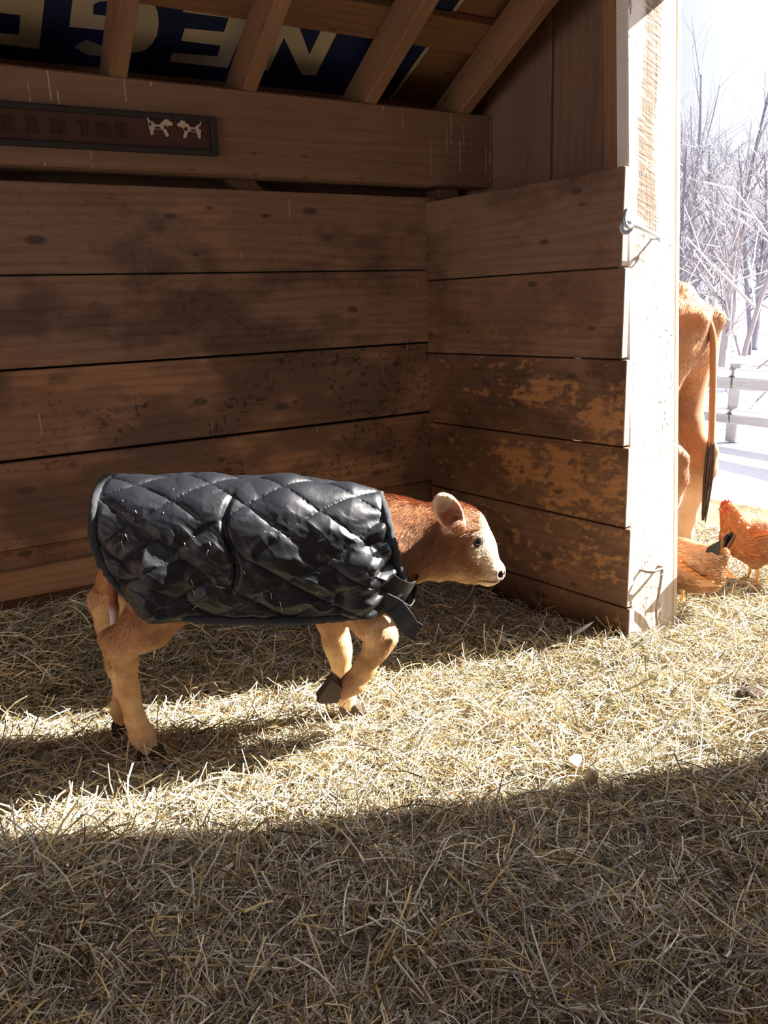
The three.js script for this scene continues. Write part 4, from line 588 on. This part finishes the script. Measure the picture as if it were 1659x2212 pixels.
// ------------------------------------------------------------ winter trees beyond the fence
{
  const R = rngOf(404), snow = mat(0.84, 0.87, 0.93, { roughness: 0.9 });
  const bark = [mat(0.2, 0.175, 0.19), mat(0.25, 0.215, 0.225), mat(0.17, 0.16, 0.19)];
  const prism = (pos, a, b, ra, rb, n) => { const d = b.clone().sub(a).normalize(), u = V(0, 1, 0).cross(d); if (u.lengthSq() < 1e-4) u.set(1, 0, 0); u.normalize(); const v = V().crossVectors(d, u), p = (c, r, k) => { const t = (k / n) * 6.2832; return c.clone().addScaledVector(u, Math.cos(t) * r).addScaledVector(v, Math.sin(t) * r); }; for (let k = 0; k < n; k++) { const q = [p(a, ra, k), p(a, ra, k + 1), p(b, rb, k + 1), p(b, rb, k)]; for (const i of [0, 1, 2, 0, 2, 3]) pos.push(q[i].x, q[i].y, q[i].z); } };
  const geoOf = (pos) => { const g = new THREE.BufferGeometry(); g.setAttribute('position', new THREE.Float32BufferAttribute(pos, 3)); g.computeVertexNormals(); return g; };
  function tree(name, label, group, x, z, H, r0, spread, depth, kids, m, snowy) {
    const t = thing(name, label, 'tree', [x, -0.12, z], 0, group), wood = [], white = [];
    const grow = (p, d, len, r, lv) => {
      const n = lv === 0 ? 6 : 3; let a = p.clone(), dir = d.clone(), rr = r;
      for (let i = 0; i < n; i++) {
        const b = a.clone().addScaledVector(dir, len / n), r2 = r * (1 - (i + 1) / n * (lv === 0 ? 0.75 : 0.7)); prism(wood, a, b, rr, Math.max(r2, 0.003), lv === 0 ? 7 : lv === 1 ? 4 : 3);
        if (snowy && Math.abs(dir.y) < 0.93 && R() < snowy) { const o = V(0, rr * 0.75 + 0.006, 0); prism(white, a.clone().add(o), b.clone().add(o), rr * 0.7 + 0.004, r2 * 0.7 + 0.003, 4); }
        if (lv < depth && (lv > 0 || i > 0 || spread > 1.2)) for (let k = 0; k < kids[lv]; k++) { const q = V(R() - 0.5, R() * 0.55 - 0.1, R() - 0.5).normalize(), nd = dir.clone().multiplyScalar(0.75).addScaledVector(q, spread * (0.7 + 0.5 * R())).normalize(); if (nd.y < -0.1) nd.y *= -0.5; grow(a.clone().lerp(b, R()), nd, len * (lv === 0 ? 0.42 : 0.55) * (0.6 + 0.6 * R()) * (lv === 0 ? 1.15 - i / n * 0.75 : 1), Math.max(r2 * 0.5, 0.004), lv + 1); }
        dir.add(V((R() - 0.5) * 0.16, (R() - 0.35) * 0.08, (R() - 0.5) * 0.16)).normalize(); a = b; rr = r2;
      }
    };
    grow(V(0, 0, 0), V((R() - 0.5) * 0.1, 1, (R() - 0.5) * 0.1).normalize(), H, r0, 0);
    part('branches', geoOf(wood), m, t); if (white.length) part('snow', geoOf(white), snow, t).userData.kind = 'stuff';
  }
  const F = V(0.805, 0, -0.593), S = V(0.593, 0, 0.805), at = (d, s) => [F.x * d + S.x * s, F.z * d + S.z * s];
  // three tall bare trees against the sky
  [[24, -1.0, 6.6, 0.1, 'tall bare forked tree standing highest against the sky'], [25, 0.1, 6.7, 0.095, 'tall straight bare tree beside the forked one against the sky'], [26, 0.75, 5.4, 0.08, 'slimmer tall bare tree to the right of the other two']].forEach(([d, s, h, r, label]) => tree('tall_tree', label, null, ...at(d, s), h, r, 0.55, 2, [2, 2], bark[2], 0.05));
  // thicket
  for (let i = 0; i < 76; i++) { const d = 11.5 + 15 * R(), s = (R() - 0.45) * 10 * (d / 18), h = 1.2 + 0.15 * d * (0.7 + 0.45 * R()); tree('thicket_tree', 'snow-dusted bare tree in the grey thicket beyond the fence', 'thicket trees beyond the fence', ...at(d, s), h, 0.05 + 0.03 * R(), 1.0, 2, [4, 4], bark[i % 3], 0.1); }
  // near saplings carrying snow
  [[8.2, 0.1, 2.6, 'snow-laden sapling leaning over the fence just right of the cow'], [9.0, -0.9, 2.8, 'snow-laden sapling standing directly behind the cow'], [8.8, 1.5, 2.6, 'snow-laden sapling at the far right edge beyond the fence']].forEach(([d, s, h, label]) => tree('snowy_sapling', label, null, ...at(d, s), h, 0.034, 1.3, 2, [2, 1], bark[0], 0.85));
}
// ------------------------------------------------------------ small things on the hay
{
  const blob = (seed, r, sx, sy, sz) => { const g = new THREE.IcosahedronGeometry(r, 3); return warpGeo(g, (p) => { const k = 1 + 0.5 * (fbm(p.x / r * 1.6 + 5, p.y / r * 1.6 + p.z / r * 1.1, seed, 3) - 0.5); p.multiplyScalar(k); p.x *= sx; p.y *= sy; p.z *= sz; }); };
  const put = (name, label, cat, g, m, x, z, dy, ry = 0) => { const o = part(numbered(name), g, m, scene); o.position.set(x, bed(x, z) + dy, z); o.rotation.y = ry; tag(o, label, cat); return o; };
  put('dung_clod', 'dark brown clod lying in the sunlit hay at right', 'clod', blob(3, 0.034, 1.2, 0.75, 1), mat(0.045, 0.026, 0.014, { roughness: 0.95 }), 2.0, -1.31, 0.02);
  put('pale_stone', 'small pale pinkish stone at the edge of the shadow', 'stone', blob(5, 0.016, 1.6, 0.7, 1), mat(0.62, 0.5, 0.42), 1.327, -1.338, 0.024, 0.4);
  put('tan_lump', 'small tan rounded lump just inside the shadow', 'lump', blob(9, 0.018, 1, 1.3, 0.9), mat(0.5, 0.4, 0.28), 1.324, -1.272, 0.026);
  const fe = new THREE.Shape(); fe.moveTo(-0.05, 0); fe.quadraticCurveTo(-0.01, 0.014, 0.045, 0.002); fe.quadraticCurveTo(-0.01, -0.012, -0.05, 0); const fg = new THREE.ExtrudeGeometry(fe, { depth: 0.0012, bevelEnabled: false }); const f = put('white_feather', 'white feather lying on the hay at the foot of the right wall', 'feather', fg, mat(0.82, 0.86, 0.88), 1.94, -1.925, 0.04, -0.5); f.rotation.x = -1.1;
}
renderer.render(scene, camera);
